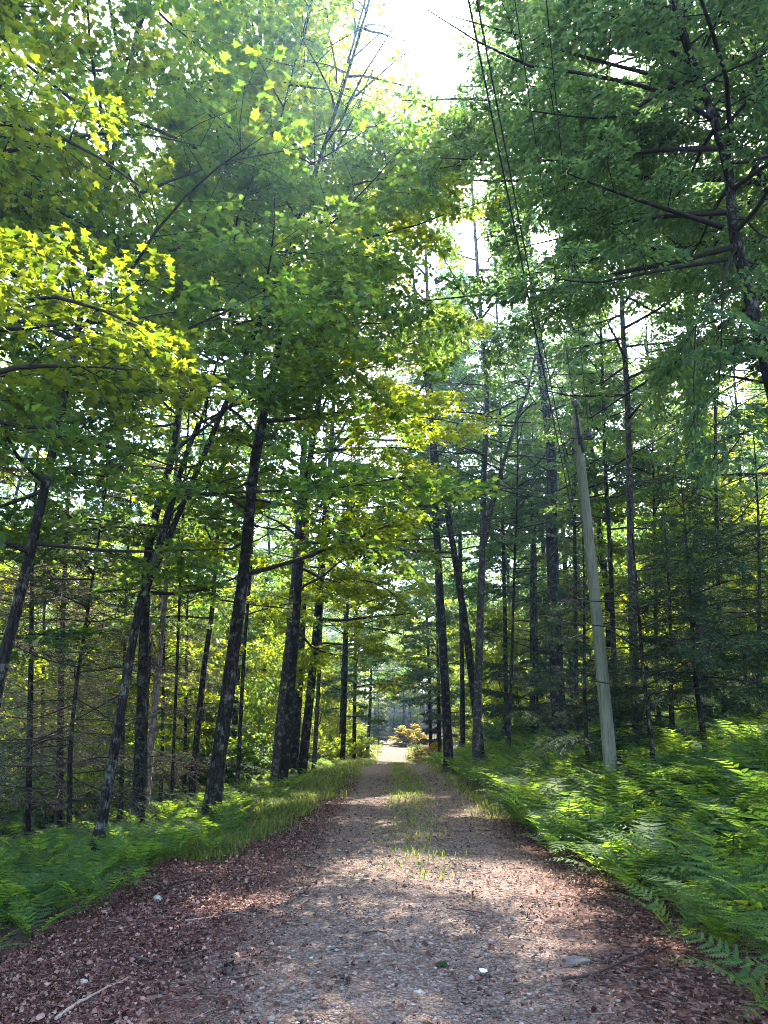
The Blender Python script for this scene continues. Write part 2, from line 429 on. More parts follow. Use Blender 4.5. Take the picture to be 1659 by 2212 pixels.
class Foliage:
    """Collects limbs, side branches and leaf sprays of one tree (local coordinates)."""
    def __init__(s, seed, zv=.26):
        s.zv = zv; s.r = np.random.default_rng(seed); s.limbs = []; s.lr = []; s.subs = []; s.sr = []; s.O = []; s.D = []; s.L = []; s.si = []; s.oi = []; s.ol = []
    def limb(s, P, r0, sub_gap=.45, sub_len=.42, spray_len=.75, flat=True, s0=.2, sprays=3, up=0.0):
        r = s.r; m = len(P); L = np.linalg.norm(np.diff(P, axis=0), axis=1).sum()
        s.limbs.append(P if m == 7 else smooth_poly(P, 7)); s.lr.append(r0 * np.linspace(1, .18, 7))
        nsub = max(2, int(L * (1 - s0) / sub_gap))
        for i in range(nsub):
            t = s0 + (1 - s0) * (i + r.uniform(.1, .9)) / nsub
            u = t * (m - 1); j = min(int(u), m - 2); p = P[j] + (P[j + 1] - P[j]) * (u - j)
            d = nrm(P[j + 1] - P[j]); sd = nrm(np.cross(d, [0, 0, 1.0]) + 1e-6) * (1 if i % 2 else -1)
            v = d * r.uniform(.45, .95) + sd * r.uniform(.7, 1.1) + np.array([0, 0, r.normal(up, s.zv)])
            v = nrm(v); l = L * sub_len * (1.05 - .75 * t) * r.uniform(.7, 1.25) + .25
            q = np.array([p, p + v * l * .5 + r.normal(0, .03 * l, 3), p + v * l + r.normal(0, .05 * l, 3) - [0, 0, .06 * l]])
            s.si.append(len(s.limbs) - 1); s.subs.append(q); s.sr.append(np.linspace(max(.007, r0 * .32 * (1 - .5 * t)), .004, 3))
            k = max(2, int(round(sprays * SPR * l / 1.0)))
            for b in range(k):
                tt = (b + .6) / k; pp = q[0] + (q[2] - q[0]) * tt
                s2 = nrm(np.cross(v, [0, 0, 1.0])) * (1 if b % 2 else -1)
                dd = v * .8 + s2 * r.uniform(.1, .8) + np.array([0, 0, r.normal(0, .15)])
                s.oi.append(len(s.subs) - 1); s.ol.append(len(s.limbs) - 1); s.O.append(pp); s.D.append(dd); s.L.append(spray_len * r.uniform(.6, 1.2))
        d = nrm(P[-1] - P[-2]); s.oi.append(-1); s.ol.append(len(s.limbs) - 1); s.O.append(P[-1]); s.D.append(d); s.L.append(spray_len)
    def carve(s, base, shafts=True):
        A = np.array(s.limbs); kl = open_mask((A + base).reshape(-1, 3), level=1).reshape(len(A), -1).mean(1) > .55
        B = np.array(s.subs); ks = open_mask((B + base).reshape(-1, 3), level=1).reshape(len(B), -1).all(1) & kl[np.array(s.si)]
        s.limbs = [a_ for a_, b_ in zip(s.limbs, kl) if b_]; s.lr = [a_ for a_, b_ in zip(s.lr, kl) if b_]
        s.subs = [a_ for a_, b_ in zip(s.subs, ks) if b_]; s.sr = [a_ for a_, b_ in zip(s.sr, ks) if b_]
        O, D, L = np.array(s.O), nrm(np.array(s.D)), np.array(s.L); oi, ol = np.array(s.oi), np.array(s.ol)
        g_ = 0 if shafts is True else 1 if shafts is False else 2; k = kl[ol] & np.where(oi >= 0, ks[oi], True)
        for f_ in (0, .55, 1): k &= open_mask(O + base + D * L[:, None] * f_, g_)
        s.O, s.D, s.L = O[k], D[k], L[k]
    def build_wood(s, mb, k1=6, k2=4, twigs=True):
        if s.limbs: tubes(mb, np.array(s.limbs), np.array(s.lr), k1, rough=.05)
        if s.subs: tubes(mb, np.array(s.subs), np.array(s.sr), k2)
        if twigs and len(s.O):
            O = np.array(s.O); D = nrm(np.array(s.D)); L = np.array(s.L)[:, None]
            e = O + D * L * .8; e[:, 2] -= .12 * L[:, 0]
            tubes(mb, np.stack([O, e], 1), np.tile([.0045, .002], (len(O), 1)), 3)
    def build_leaves(s, mb, n, size, templ, **kw):
        n = max(4, int(n * (NLM if templ != 'needle' else 1)))
        TOTAL[0] += n * len(s.O)
        spray_leaves(mb, np.array(s.O), np.array(s.D), np.array(s.L), n, size, templ, r=s.r, **kw)

def trunk_at(P, z):
    z = np.clip(z, P[0, 2], P[-1, 2])
    return np.array([np.interp(z, P[:, 2], P[:, 0]), np.interp(z, P[:, 2], P[:, 1]), z])

def crown_limbs(F, P, H, h0, R, n, r0, bias=None, sag=.35, el0=5, el1=65, dens=1.0, sub_len=.42, spray=.75, sprays=3, sub_gap=.45):
    r = F.r; az = r.uniform(0, 6.28); n = int(n * LIMB)
    for i in range(n):
        t = (i + r.uniform(0, .9)) / n
        z = h0 + (H - h0) * (t ** .9) * .97
        az += 2.399 + r.normal(0, .35)
        L = R * prof(t) * r.uniform(.75, 1.2)
        if bias is not None:
            L *= 1 + bias[1] * math.cos(az - bias[0])
        if L < .4: L = .4
        el = math.radians(el0 + (el1 - el0) * t ** 1.3 + r.normal(0, 8))
        F.limb(limb_poly(r, trunk_at(P, z), az, el, L, sag=sag), max(.012, min(r0 * .38, .011 * L + .008)), sub_gap=sub_gap / dens, sub_len=sub_len, spray_len=spray, sprays=sprays)

def px_trunk(pts, Y, H, base=None):
    """world polyline of a trunk seen at these picture points, grown on to height H."""
    W = [at(x, y, Y) for x, y in pts]
    b = W[0] if base is None else np.array(base, float)
    g = float(gz(b[0], b[1]))
    if b[2] > g:
        d = W[1] - W[0]; k = (b[2] - g) / max(d[2], .1); b0 = b - d * k * .6; b0[2] = g
        b0[2] = float(gz(b0[0], b0[1])) - .12
        W = [b0] + W
    else:
        W[0] = np.array([b[0], b[1], g - .12])
        W = [W[0]] + [w for w in W[1:] if w[2] > g + .3]
    W = np.array(W)
    top = W[-1]; d = nrm(W[-1] - W[-2])
    ht = W[0][2] + H
    ext = []
    if ht > top[2] + 1:
        k = 3
        for j in range(1, k + 1):
            dd = nrm(d * (1 - .5 * j / k) + np.array([0, 0, .5 * j / k]))
            top = top + dd * (ht - W[-1][2]) / k; ext.append(top)
        W = np.vstack([W, ext])
    return W

def tree(kind, label, pts, Y, wpx, H, h0, R, n=26, leaf='maple', templ='kite', lsize=.13, nl=30, bark='bark', seed=1, bias=None,
         stems=(), limbs=(), group=None, dens=1.0, cat='tree', el0=5, spray=.75, sprays=3, taper=.25, sag=.35, tilt=.45, hang=.25, sub_gap=.45, sub_len=.42, droop=.25, shafts=True):
    W = px_trunk(pts, Y, H)
    base = W[0].copy(); base[2] += .12
    P = smooth_poly(W - base, 40)
    depth = (Y * math.cos(PITCH)) * 1.0 + 0
    r0 = wpx * .9 / FPX * depth / 2
    root = empty(kind, tuple(base))
    tag(root, label, cat, group)
    mb = MB()
    s = np.linspace(0, 1, 40)
    rad = r0 * (1 - (1 - taper) * s) * (1 + .55 * np.exp(-s * H / .45) + .12 * np.exp(-s * H / 1.6))
    rad = np.maximum(rad, .008); rad[-1] *= .3
    tubes(mb, P, rad, 14, ref=(1, 0, 0), rough=.035)
    F = Foliage(seed)
    stemP = []
    for sp, sw in stems:
        Q = np.array([at(x, y, Y) for x, y in sp]) - base
        d = nrm(Q[-1] - Q[-2]); e = Q[-1] + nrm(d + [0, 0, .4]) * max(1.5, (H - Q[-1][2]) * .85)
        Q = smooth_poly(np.vstack([Q, e]), 14)
        tubes(mb, Q, sw / FPX * depth / 2 * np.linspace(1, .2, 14), 10, ref=(1, 0, 0), rough=.03)
        stemP.append(Q)
    mb.build('trunk', M[bark], root, smooth=True)
    crown_limbs(F, P, H, h0, R, n if not stemP else int(n * .6), r0, bias, dens=dens, el0=el0, spray=spray, sprays=sprays, sag=sag, sub_gap=sub_gap, sub_len=sub_len)
    for Q in stemP:
        crown_limbs(F, Q, Q[-1][2], max(h0, Q[0][2] + 1), R * .85, int(n * .5), r0 * .7, bias, dens=dens, el0=el0, spray=spray, sprays=sprays, sag=sag, sub_gap=sub_gap, sub_len=sub_len)
    for lp, lw, sl in limbs:
        Q = np.array([at(*p) if len(p) == 3 else at(p[0], p[1], Y) for p in lp]) - base
        F.limb(smooth_poly(Q, 7), lw / FPX * depth / 2, sub_gap=sub_gap / dens, sub_len=sl, spray_len=spray, sprays=sprays, s0=.25)
    F.carve(base, shafts)
    wb = MB(); F.build_wood(wb); wb.build('branches', M['twig'] if bark != 'bark_grey' else M['twig'], root, smooth=True)
    cb = MB(); F.build_leaves(cb, nl, lsize, templ, tilt=tilt, hang=hang, droop=droop)
    cb.build('crown', M[leaf], root)
    return root

BR = (0.0, .45)       # crowns left of the road reach to the light over it (+x)
BL = (math.pi, .45)

# --- left of the road
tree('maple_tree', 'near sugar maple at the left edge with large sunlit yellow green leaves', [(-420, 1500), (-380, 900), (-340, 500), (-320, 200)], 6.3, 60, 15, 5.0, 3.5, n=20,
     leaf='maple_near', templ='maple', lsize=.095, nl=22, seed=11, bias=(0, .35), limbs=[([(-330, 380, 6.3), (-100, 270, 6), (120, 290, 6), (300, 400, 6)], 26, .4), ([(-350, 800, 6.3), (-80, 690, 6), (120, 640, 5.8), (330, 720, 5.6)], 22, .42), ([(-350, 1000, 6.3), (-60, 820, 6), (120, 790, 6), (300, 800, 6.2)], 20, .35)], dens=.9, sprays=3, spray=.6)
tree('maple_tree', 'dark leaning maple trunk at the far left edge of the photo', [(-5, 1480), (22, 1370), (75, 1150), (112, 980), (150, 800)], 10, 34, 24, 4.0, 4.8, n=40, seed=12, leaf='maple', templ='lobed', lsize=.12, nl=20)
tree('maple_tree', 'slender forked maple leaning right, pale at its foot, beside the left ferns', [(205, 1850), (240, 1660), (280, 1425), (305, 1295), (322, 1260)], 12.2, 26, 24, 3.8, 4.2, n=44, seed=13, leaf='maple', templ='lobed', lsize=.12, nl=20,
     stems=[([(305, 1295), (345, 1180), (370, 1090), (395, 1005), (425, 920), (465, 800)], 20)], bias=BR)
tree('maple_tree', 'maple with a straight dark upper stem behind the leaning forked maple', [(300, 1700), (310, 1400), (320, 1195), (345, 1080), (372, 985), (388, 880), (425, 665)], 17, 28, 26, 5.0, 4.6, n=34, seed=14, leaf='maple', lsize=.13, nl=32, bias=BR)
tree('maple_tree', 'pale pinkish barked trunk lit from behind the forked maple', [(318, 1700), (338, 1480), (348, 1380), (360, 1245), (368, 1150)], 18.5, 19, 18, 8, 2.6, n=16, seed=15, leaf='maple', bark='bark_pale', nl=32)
tree('maple_tree', 'broad black trunked maple leaning right over the grassy left verge', [(452, 1790), (475, 1620), (502, 1420), (526, 1240), (548, 1020), (575, 870), (603, 740), (590, 590)], 15.2, 38, 26, 4.6, 5.0, n=46, seed=16, leaf='maple_sunlit', templ='lobed', lsize=.13, nl=26,
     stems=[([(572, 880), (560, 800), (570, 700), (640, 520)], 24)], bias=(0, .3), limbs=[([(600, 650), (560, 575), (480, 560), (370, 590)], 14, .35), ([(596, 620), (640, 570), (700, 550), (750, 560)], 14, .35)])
tree('maple_tree', 'straight mottled maple standing at the road edge in the left grass', [(610, 1700), (632, 1440), (650, 1180), (660, 1050), (690, 860), (700, 700)], 22.3, 25, 28, 4.5, 4.6, n=38, seed=17, leaf='maple_sunlit', nl=34, bias=(0, .6),
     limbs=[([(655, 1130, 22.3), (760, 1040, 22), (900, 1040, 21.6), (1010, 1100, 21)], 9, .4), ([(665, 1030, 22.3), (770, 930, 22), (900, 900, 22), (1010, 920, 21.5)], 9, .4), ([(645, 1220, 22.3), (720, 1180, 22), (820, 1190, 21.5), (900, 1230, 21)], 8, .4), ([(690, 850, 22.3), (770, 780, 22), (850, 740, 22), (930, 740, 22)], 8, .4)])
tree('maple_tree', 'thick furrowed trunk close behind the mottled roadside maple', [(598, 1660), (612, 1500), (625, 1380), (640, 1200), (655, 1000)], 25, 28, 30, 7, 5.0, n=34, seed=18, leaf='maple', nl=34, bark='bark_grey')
tree('maple_tree', 'dark maple right of the mottled roadside maple with a lit grassy foot', [(655, 1640), (670, 1500), (690, 1290), (700, 1150), (712, 1020), (720, 880)], 28, 24, 27, 4.0, 4.8, n=38, seed=19, leaf='maple_sunlit', nl=34, bias=(0, .5),
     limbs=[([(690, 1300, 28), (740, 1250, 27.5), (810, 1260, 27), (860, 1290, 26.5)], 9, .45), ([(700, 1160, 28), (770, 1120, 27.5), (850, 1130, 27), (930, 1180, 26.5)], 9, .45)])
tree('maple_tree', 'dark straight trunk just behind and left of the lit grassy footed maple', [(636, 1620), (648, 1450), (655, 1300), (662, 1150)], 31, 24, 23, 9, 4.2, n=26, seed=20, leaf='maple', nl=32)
tree('maple_tree', 'thin greyish trunk between the roadside maples and the lone straight one', [(680, 1625), (688, 1480), (693, 1350), (698, 1200)], 33, 12, 18, 6, 3.6, n=22, seed=21, leaf='maple_sunlit', nl=32, bark='bark_grey')
tree('maple_tree', 'lone straight brown trunk nearest the road on the sunny left verge', [(740, 1640), (745, 1500), (748, 1380), (752, 1250)], 39, 14, 19, 6.5, 4.4, n=28, seed=22, leaf='maple_sunlit', nl=34, bias=BR)
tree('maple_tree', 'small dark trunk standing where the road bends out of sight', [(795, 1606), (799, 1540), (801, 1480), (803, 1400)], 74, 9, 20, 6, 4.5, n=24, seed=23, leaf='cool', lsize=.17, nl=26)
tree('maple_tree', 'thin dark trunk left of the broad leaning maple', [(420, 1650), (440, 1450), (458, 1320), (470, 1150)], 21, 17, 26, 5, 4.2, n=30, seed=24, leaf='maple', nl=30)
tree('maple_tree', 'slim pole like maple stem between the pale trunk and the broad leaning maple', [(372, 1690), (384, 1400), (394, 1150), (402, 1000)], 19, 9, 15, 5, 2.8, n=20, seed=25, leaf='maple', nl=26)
tree('maple_tree', 'slim maple stem right behind the broad leaning maple', [(515, 1650), (528, 1400), (540, 1250), (548, 1100)], 24, 11, 17, 5.5, 3.4, n=22, seed=26, leaf='maple_sunlit', nl=30)
# --- right of the road
tree('maple_tree', 'brown furrowed trunk leftmost of the three big ones right of the road', [(967, 1600), (957, 1400), (946, 1200), (938, 1060), (932, 900)], 30, 25, 30, 9, 5.0, n=34, seed=31, leaf='cool', nl=30, bias=BL)
tree('maple_tree', 'leaning trunk crossing up to the left from the foot of the upright grey one', [(1034, 1590), (1012, 1400), (990, 1250), (968, 1120), (948, 1020), (930, 900)], 27.5, 22, 28, 8, 4.6, n=30, seed=32, leaf='cool', nl=30, bias=BL)
tree('maple_tree', 'upright grey mottled trunk with a big right fork beside the fern bank', [(1030, 1590), (1035, 1400), (1042, 1180), (1046, 1000), (1052, 860), (1040, 700)], 26.5, 23, 30, 10, 4.8, n=34, seed=33, leaf='cool', nl=28, shafts=2, bark='bark_grey',
     stems=[([(1044, 1180), (1065, 1080), (1092, 985), (1125, 880), (1150, 800)], 15)])
tree('maple_tree', 'massive dark trunk half hidden by hemlock boughs left of the pole', [(1208, 1560), (1198, 1350), (1192, 1150), (1190, 980), (1170, 800)], 31, 40, 31, 10, 5.2, n=34, seed=34, leaf='cool', nl=30, shafts=2)
tree('maple_tree', 'tall straight scaly grey trunk right of the utility pole top', [(1372, 1480), (1365, 1260), (1360, 1050), (1355, 850), (1345, 700), (1340, 560)], 21, 23, 26, 10, 4.4, n=32, seed=35, leaf='cool', nl=28, shafts=2, bark='bark_grey')
tree('maple_tree', 'thick grey trunk behind hanging boughs near the right edge', [(1520, 1480), (1510, 1230), (1500, 950), (1495, 800)], 25, 32, 23, 9, 4.4, n=26, seed=36, leaf='cool', nl=28, bark='bark_grey')
tree('maple_tree', 'slim dark trunk between the utility pole and the scaly grey trunk', [(1330, 1500), (1318, 1200), (1308, 1020), (1303, 850)], 24, 14, 25, 7, 4.2, n=30, seed=37, leaf='maple', nl=28, shafts=2)
tree('maple_tree', 'slim dark trunk right of the thick grey one near the right edge', [(1560, 1480), (1552, 1250), (1546, 1020), (1545, 880)], 22, 12, 21, 5.0, 4.0, n=30, seed=38, leaf='maple', nl=28)
tree('maple_tree', 'thin straight stem in the dark woods between upright grey trunk and massive trunk', [(1100, 1560), (1105, 1450), (1111, 1230), (1116, 1100)], 29, 9, 16, 6, 3.2, n=20, seed=39, leaf='cool', nl=28)
tree('broadleaf_tree', 'big near tree leaning in from the right edge with limbs arching over the road', [(1800, 1500), (1700, 980), (1645, 740), (1610, 600), (1585, 500), (1573, 370), (1535, 240), (1500, 140)], 9.0, 46, 15, 7.4, 4.2, n=28, seed=40, leaf='cool', templ='oval', lsize=.09, nl=44, bias=BL, spray=.6, sprays=3.0, hang=.5,
     limbs=[([(1560, 490, 9), (1450, 455, 8.6), (1330, 415, 8.2), (1215, 370, 8)], 16, .42), ([(1570, 560, 9), (1420, 585, 8.8), (1290, 610, 8.6), (1190, 600, 8.4)], 13, .42), ([(1520, 210, 9), (1420, 235, 8.8), (1290, 255, 8.4), (1150, 240, 8)], 16, .42), ([(1600, 520, 9), (1562, 600, 8.8), (1558, 760, 8.7), (1545, 930, 8.6)], 8, .34), ([(1640, 640, 9), (1600, 700, 8.8), (1585, 820, 8.7), (1600, 960, 8.6)], 6, .3), ([(1640, 600, 9), (1520, 660, 8.8), (1500, 760, 8.8), (1500, 900, 8.8)], 6, .3), ([(1500, 150, 9), (1380, 60, 8.6), (1240, 0, 8.2), (1090, -60, 8)], 16, .45)])
tree('broadleaf_tree', 'tree high at the top right whose small oval leaves edge the gap of sky', [(1900, 1560), (1800, 900), (1700, 400), (1600, 0), (1500, -300)], 12.5, 60, 22, 9.5, 6.0, n=44, seed=41, leaf='cool', templ='oval', lsize=.095, nl=50, bias=(math.pi, .6), spray=.65, sprays=3.2, hang=.4)

tree('maple_tree', 'grey green maple behind the three big trunks whose top closes the road view', [(1000, 1600), (996, 1300), (990, 1000)], 46, 14, 37, 9, 5.6, n=44, seed=56, leaf='cool', lsize=.18, nl=28, shafts=False)
tree('maple_tree', 'tall grey green maple filling the sky right of the forked grey trunk', [(1095, 1600), (1090, 1300), (1083, 1000)], 38, 13, 35, 11, 5.0, n=44, seed=50, leaf='cool', lsize=.16, nl=28, shafts=False, bias=BL)
tree('maple_tree', 'tall maple leaning over the far dip from the right verge', [(930, 1600), (925, 1400), (915, 1200)], 62, 10, 31, 6, 5.2, n=36, seed=57, leaf='maple_sunlit', lsize=.19, nl=26)
tree('maple_tree', 'tall maple beyond the lone straight trunk on the left verge', [(765, 1600), (768, 1400), (772, 1200)], 56, 11, 29, 5, 5.2, n=36, seed=58, leaf='maple_sunlit', lsize=.18, nl=26, bias=BR)
tree('maple_tree', 'young maple by the roadside between the lone straight trunk and the bend', [(735, 1610), (738, 1500), (742, 1400)], 48, 7, 16, 3, 4.0, n=30, seed=59, leaf='maple', lsize=.16, nl=26)
tree('maple_tree', 'shady maple right of the far dip behind the leftmost big trunk', [(950, 1600), (948, 1500), (945, 1400)], 52, 9, 17, 3, 4.2, n=30, seed=60, leaf='cool', lsize=.17, nl=26)
tree('maple_tree', 'leafy young maple with low boughs right of the scaly grey trunk', [(1420, 1480), (1415, 1250), (1412, 1050)], 26, 10, 17, 3.5, 4.2, n=30, seed=45, leaf='maple_sunlit', lsize=.14, nl=28)
tree('maple_tree', 'leafy young maple with low boughs between thick grey trunk and right edge', [(1610, 1480), (1606, 1250), (1600, 1050)], 28, 10, 19, 3.5, 4.4, n=32, seed=46, leaf='maple_sunlit', lsize=.14, nl=28)
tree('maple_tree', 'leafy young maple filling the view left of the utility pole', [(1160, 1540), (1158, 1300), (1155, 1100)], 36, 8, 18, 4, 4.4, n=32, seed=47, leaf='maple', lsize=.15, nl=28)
tree('maple_tree', 'leafy young maple with low bright boughs left of the broad leaning maple', [(350, 1640), (354, 1400), (358, 1200)], 26, 9, 16, 3.5, 4.0, n=30, seed=48, leaf='maple_sunlit', lsize=.14, nl=28)
tree('maple_tree', 'leafy young maple with low bright boughs at the left edge behind dead twigs', [(90, 1650), (94, 1400), (98, 1200)], 28, 9, 17, 4, 4.2, n=30, seed=49, leaf='maple_sunlit', lsize=.14, nl=28)
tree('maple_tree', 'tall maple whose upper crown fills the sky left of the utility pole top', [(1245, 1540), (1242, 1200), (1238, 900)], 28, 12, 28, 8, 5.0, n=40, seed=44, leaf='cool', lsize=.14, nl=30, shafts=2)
tree('maple_tree', 'leafy maple closing the road view left of the far orange bush', [(815, 1595), (815, 1540), (815, 1500)], 128, 6, 19, 1.5, 6.0, n=13, seed=43, leaf='maple_sunlit', lsize=.24, nl=20, spray=1.2, shafts=False)
tree('maple_tree', 'leafy maple closing the road view right behind the far orange bush', [(872, 1595), (872, 1540), (872, 1500)], 118, 6, 18, 1.5, 6.0, n=13, seed=42, leaf='maple_sunlit', lsize=.24, nl=20, spray=1.2, shafts=False)
# canopy trees whose trunks stand outside the frame and whose limbs reach into it
tree('maple_tree', 'tall maple beyond the left edge whose crown fills the upper left corner', [(-900, 1700), (-850, 900), (-800, 300)], 9.5, 60, 25, 6, 5.6, n=38, seed=51, leaf='maple', templ='lobed', lsize=.125, nl=22, bias=(0, .4))
tree('maple_tree', 'maple beyond the left edge with dark boughs crossing behind the leaning left trunk', [(-330, 1700), (-310, 900), (-290, 300)], 14, 44, 24, 4, 5.2, n=38, seed=52, leaf='maple', lsize=.13, nl=26, bias=(0, .4))
tree('maple_tree', 'tall maple beyond the right edge with its crown above the scaly grey trunk', [(2100, 1560), (2060, 900), (2020, 300)], 15, 60, 26, 9, 5.2, n=40, seed=53, leaf='cool', templ='oval', lsize=.12, nl=38, bias=BL, spray=.6, sprays=3.2)
tree('maple_tree', 'maple beyond the right edge with leafy boughs above the ferns', [(1900, 1560), (1880, 1000), (1860, 600)], 19, 40, 22, 4, 5.2, n=36, seed=54, leaf='maple', lsize=.13, nl=26, bias=BL)
tree('maple_tree', 'broad maple beyond the right edge close to the camera with boughs at the top right', [(2600, 1700), (2500, 700), (2400, 0)], 7.0, 60, 20, 8, 4.6, n=34, seed=55, leaf='cool', templ='oval', lsize=.095, nl=40, bias=BL, spray=.6, sprays=2.6)

# ------------------------------------------------------------------ hemlocks
def hemlock(label, pts, Y, wpx, H, h0, R, seed, n=40, nl=60, leafmat='hemlock', dead=0.0, group=None, deadlen=2.6, twigmat='twig', size=.085, kind='hemlock_tree'):
    W = px_trunk(pts, Y, H)
    base = W[0].copy(); base[2] += .12
    P = smooth_poly(W - base, 16)
    r0 = wpx / FPX * Y * math.cos(PITCH) / 2
    root = empty(kind, tuple(base)); tag(root, label, 'tree', group)
    mb = MB(); tubes(mb, P, np.maximum(r0 * np.linspace(1, .12, 16), .006), 10, ref=(1, 0, 0), rough=.04)
    mb.build('trunk', M['bark'], root, smooth=True)
    F = Foliage(seed, .14); r = F.r; az = r.uniform(0, 6.28)
    for i in range(n):
        t = (i + r.uniform(0, 1)) / n; z = h0 + (H - h0) * t * .98
        az += 2.399 + r.normal(0, .4)
        L = max(.25, R * (1 - t) ** .8 * r.uniform(.7, 1.15))
        F.limb(limb_poly(r, trunk_at(P, z), az, math.radians(8 + 20 * t + r.normal(0, 6)), L, sag=.55, wob=.05), max(.007, min(r0 * .4, .012 * L + .004)), sub_gap=.20, sub_len=.34, spray_len=.42, sprays=3.2, s0=.12, up=-.05)
    F.carve(base)
    wb = MB(); F.build_wood(wb, 5, 3)
    cb = MB(); F.build_leaves(cb, nl, size, 'needle', droop=.35, tilt=.35, wide=.30, hang=.2)
    if dead:
        D = Foliage(seed + 500)
        for i in range(int(dead)):
            z = r.uniform(.8, max(h0 * 1.1, 2.0)); az += 2.399 + r.normal(0, .5)
            D.limb(limb_poly(r, trunk_at(P, z), az, math.radians(r.uniform(-14, 14)), deadlen * r.uniform(.5, 1.1), sag=.2, wob=.09), .016, sub_gap=.22, sub_len=.4, spray_len=.45, sprays=2.6, s0=.15)
        D.build_wood(wb, 5, 3)
        D.build_leaves(cb, 9, .07, 'needle', droop=.2, wide=.35)
    wb.build('branches', M[twigmat], root, smooth=True)
    cb.build('crown', M[leafmat], root)
    return root

hemlock('small hemlock with a thin black stem just right of the utility pole foot', [(1407, 1606), (1398, 1520), (1388, 1430), (1378, 1300)], 13.5, 12, 6.0, 1.5, 2.3, 61, n=34)
hemlock('small hemlock with a bare black stem nearer the right edge among ferns', [(1520, 1592), (1508, 1510), (1500, 1440), (1492, 1300)], 14.5, 14, 6.4, 1.8, 2.5, 62, n=34)
hemlock('bushy grey green hemlock behind the utility pole with low drooping boughs', [(1265, 1560), (1262, 1450), (1262, 1300)], 18, 10, 7.0, .7, 2.6, 63, n=44)
hemlock('dense hemlock filling the shade left of the massive trunk', [(1150, 1560), (1150, 1400), (1150, 1200)], 34, 16, 13, 1.2, 3.4, 64, n=48, size=.12)
hemlock('tall hemlock behind the two thin black stems right of the pole', [(1450, 1520), (1450, 1400), (1446, 1300)], 19, 12, 7.0, .8, 2.4, 65, n=40, size=.09)
hemlock('hemlock at the right edge above the ferns and the grey fallen log', [(1640, 1500), (1640, 1350), (1640, 1200)], 17, 12, 8.5, 1.2, 2.8, 66, n=44)
hemlock('low dark hemlock right of the turning orange bush at the road bend', [(945, 1590), (945, 1500), (945, 1400)], 62, 6, 10, 1.6, 2.2, 67, n=34, size=.15)
hemlock('dark young hemlock left of the turning orange bush at the road bend', [(818, 1590), (818, 1550), (818, 1500)], 92, 4, 4.5, .4, 1.6, 68, n=26, size=.16)
hemlock('dead lower branched hemlock at the left edge with bare brown twigs', [(60, 1790), (66, 1500), (70, 1250)], 17, 16, 13, 5.2, 2.6, 71, n=24, leafmat='deadneedle', dead=40, twigmat='deadtwig', deadlen=3.0)
hemlock('dead branched hemlock with a crooked black stem left of the forked maple', [(150, 1780), (152, 1620), (165, 1480), (185, 1350)], 15.5, 13, 11, 4.4, 2.4, 72, n=22, dead=36, deadlen=2.8)
hemlock('twin dark trunked hemlock behind the left fern slope', [(128, 1770), (130, 1600), (134, 1400)], 20, 20, 16, 6.0, 2.8, 73, n=26, dead=40, twigmat='deadtwig', deadlen=3.2)
hemlock('brown twigged hemlock between the forked maple and the pale trunk', [(262, 1720), (266, 1560), (270, 1380)], 21, 12, 14, 5.4, 2.6, 74, n=24, leafmat='deadneedle', dead=40, twigmat='deadtwig', deadlen=2.8)
hemlock('shaded hemlock behind the broad leaning maple with feathery low boughs', [(400, 1640), (402, 1500), (404, 1350)], 27, 10, 10, .8, 2.6, 75, n=40, size=.11)

# broken snag in front of the pale trunk
Ps = px_trunk([(303, 1722), (308, 1560), (316, 1440), (322, 1390)], 17.4, 3.6)
base = Ps[0] + [0, 0, .12]; root = empty('broken_snag', tuple(base)); tag(root, 'broken dead snag with pale split wood in front of the pale pinkish trunk', 'dead tree')
mb = MB(); tubes(mb, smooth_poly(Ps - base, 12), np.linspace(.15, .10, 12), 10, ref=(1, 0, 0), rough=.10, cap=True); mb.build('trunk', M['bark'], root, smooth=True)
mb = MB()
for j in range(6):
    p = (Ps - base)[-1] + np.array([rng.uniform(-.08, .08), rng.uniform(-.08, .08), -.3])
    tubes(mb, np.array([p, p + [rng.uniform(-.04, .04), 0, .3], p + [rng.uniform(-.1, .1), 0, rng.uniform(.5, 1.0)]]), np.array([.045, .03, .004]), 4, ref=(1, 0, 0))
mb.build('split_wood', M['bark_pale'], root)

# ------------------------------------------------------------------ background forest, copies of a few kinds
def proto_tree(kind, H, h0, R, r0, n, nl, leaf, bark, seed, templ='kite', lsize=.19, lean=.03, sprays=3.2, el0=30, low=0):
    r = np.random.default_rng(seed)
    P = np.array([[r.normal(0, .12) * j * .3 + lean * j, r.normal(0, .12) * j * .3, H * j / 8 - (.3 if j == 0 else 0)] for j in range(9)])
    P = smooth_poly(P, 14)
    root = empty(kind, (0, 0, 0))
    mb = MB(); tubes(mb, P, r0 * np.linspace(1, .15, 14), 8, ref=(1, 0, 0), rough=.04); mb.build('trunk', M[bark], root, smooth=True)
    F = Foliage(seed, .6)
    crown_limbs(F, P, H, h0, R, n, r0, el0=el0, sub_gap=.5, spray=1.0, sprays=sprays, sub_len=.68, sag=.12)
    for i in range(low):
        z = r.uniform(1.5, h0); F.limb(limb_poly(r, trunk_at(P, z), r.uniform(0, 6.28), .4, R * r.uniform(.3, .7)), .02, spray_len=.9, sprays=2.2, sub_gap=.6)
    wb = MB(); F.build_wood(wb, 5, 3, twigs=False); wb.build('branches', M['twig'], root, smooth=True)
    cb = MB(); F.D = [d_ + F.r.normal(0, .45, 3) for d_ in F.D]
    F.build_leaves(cb, nl, lsize, templ, tilt=.8, hang=.5, wide=.55); cb.build('crown', M[leaf], root)
    return root

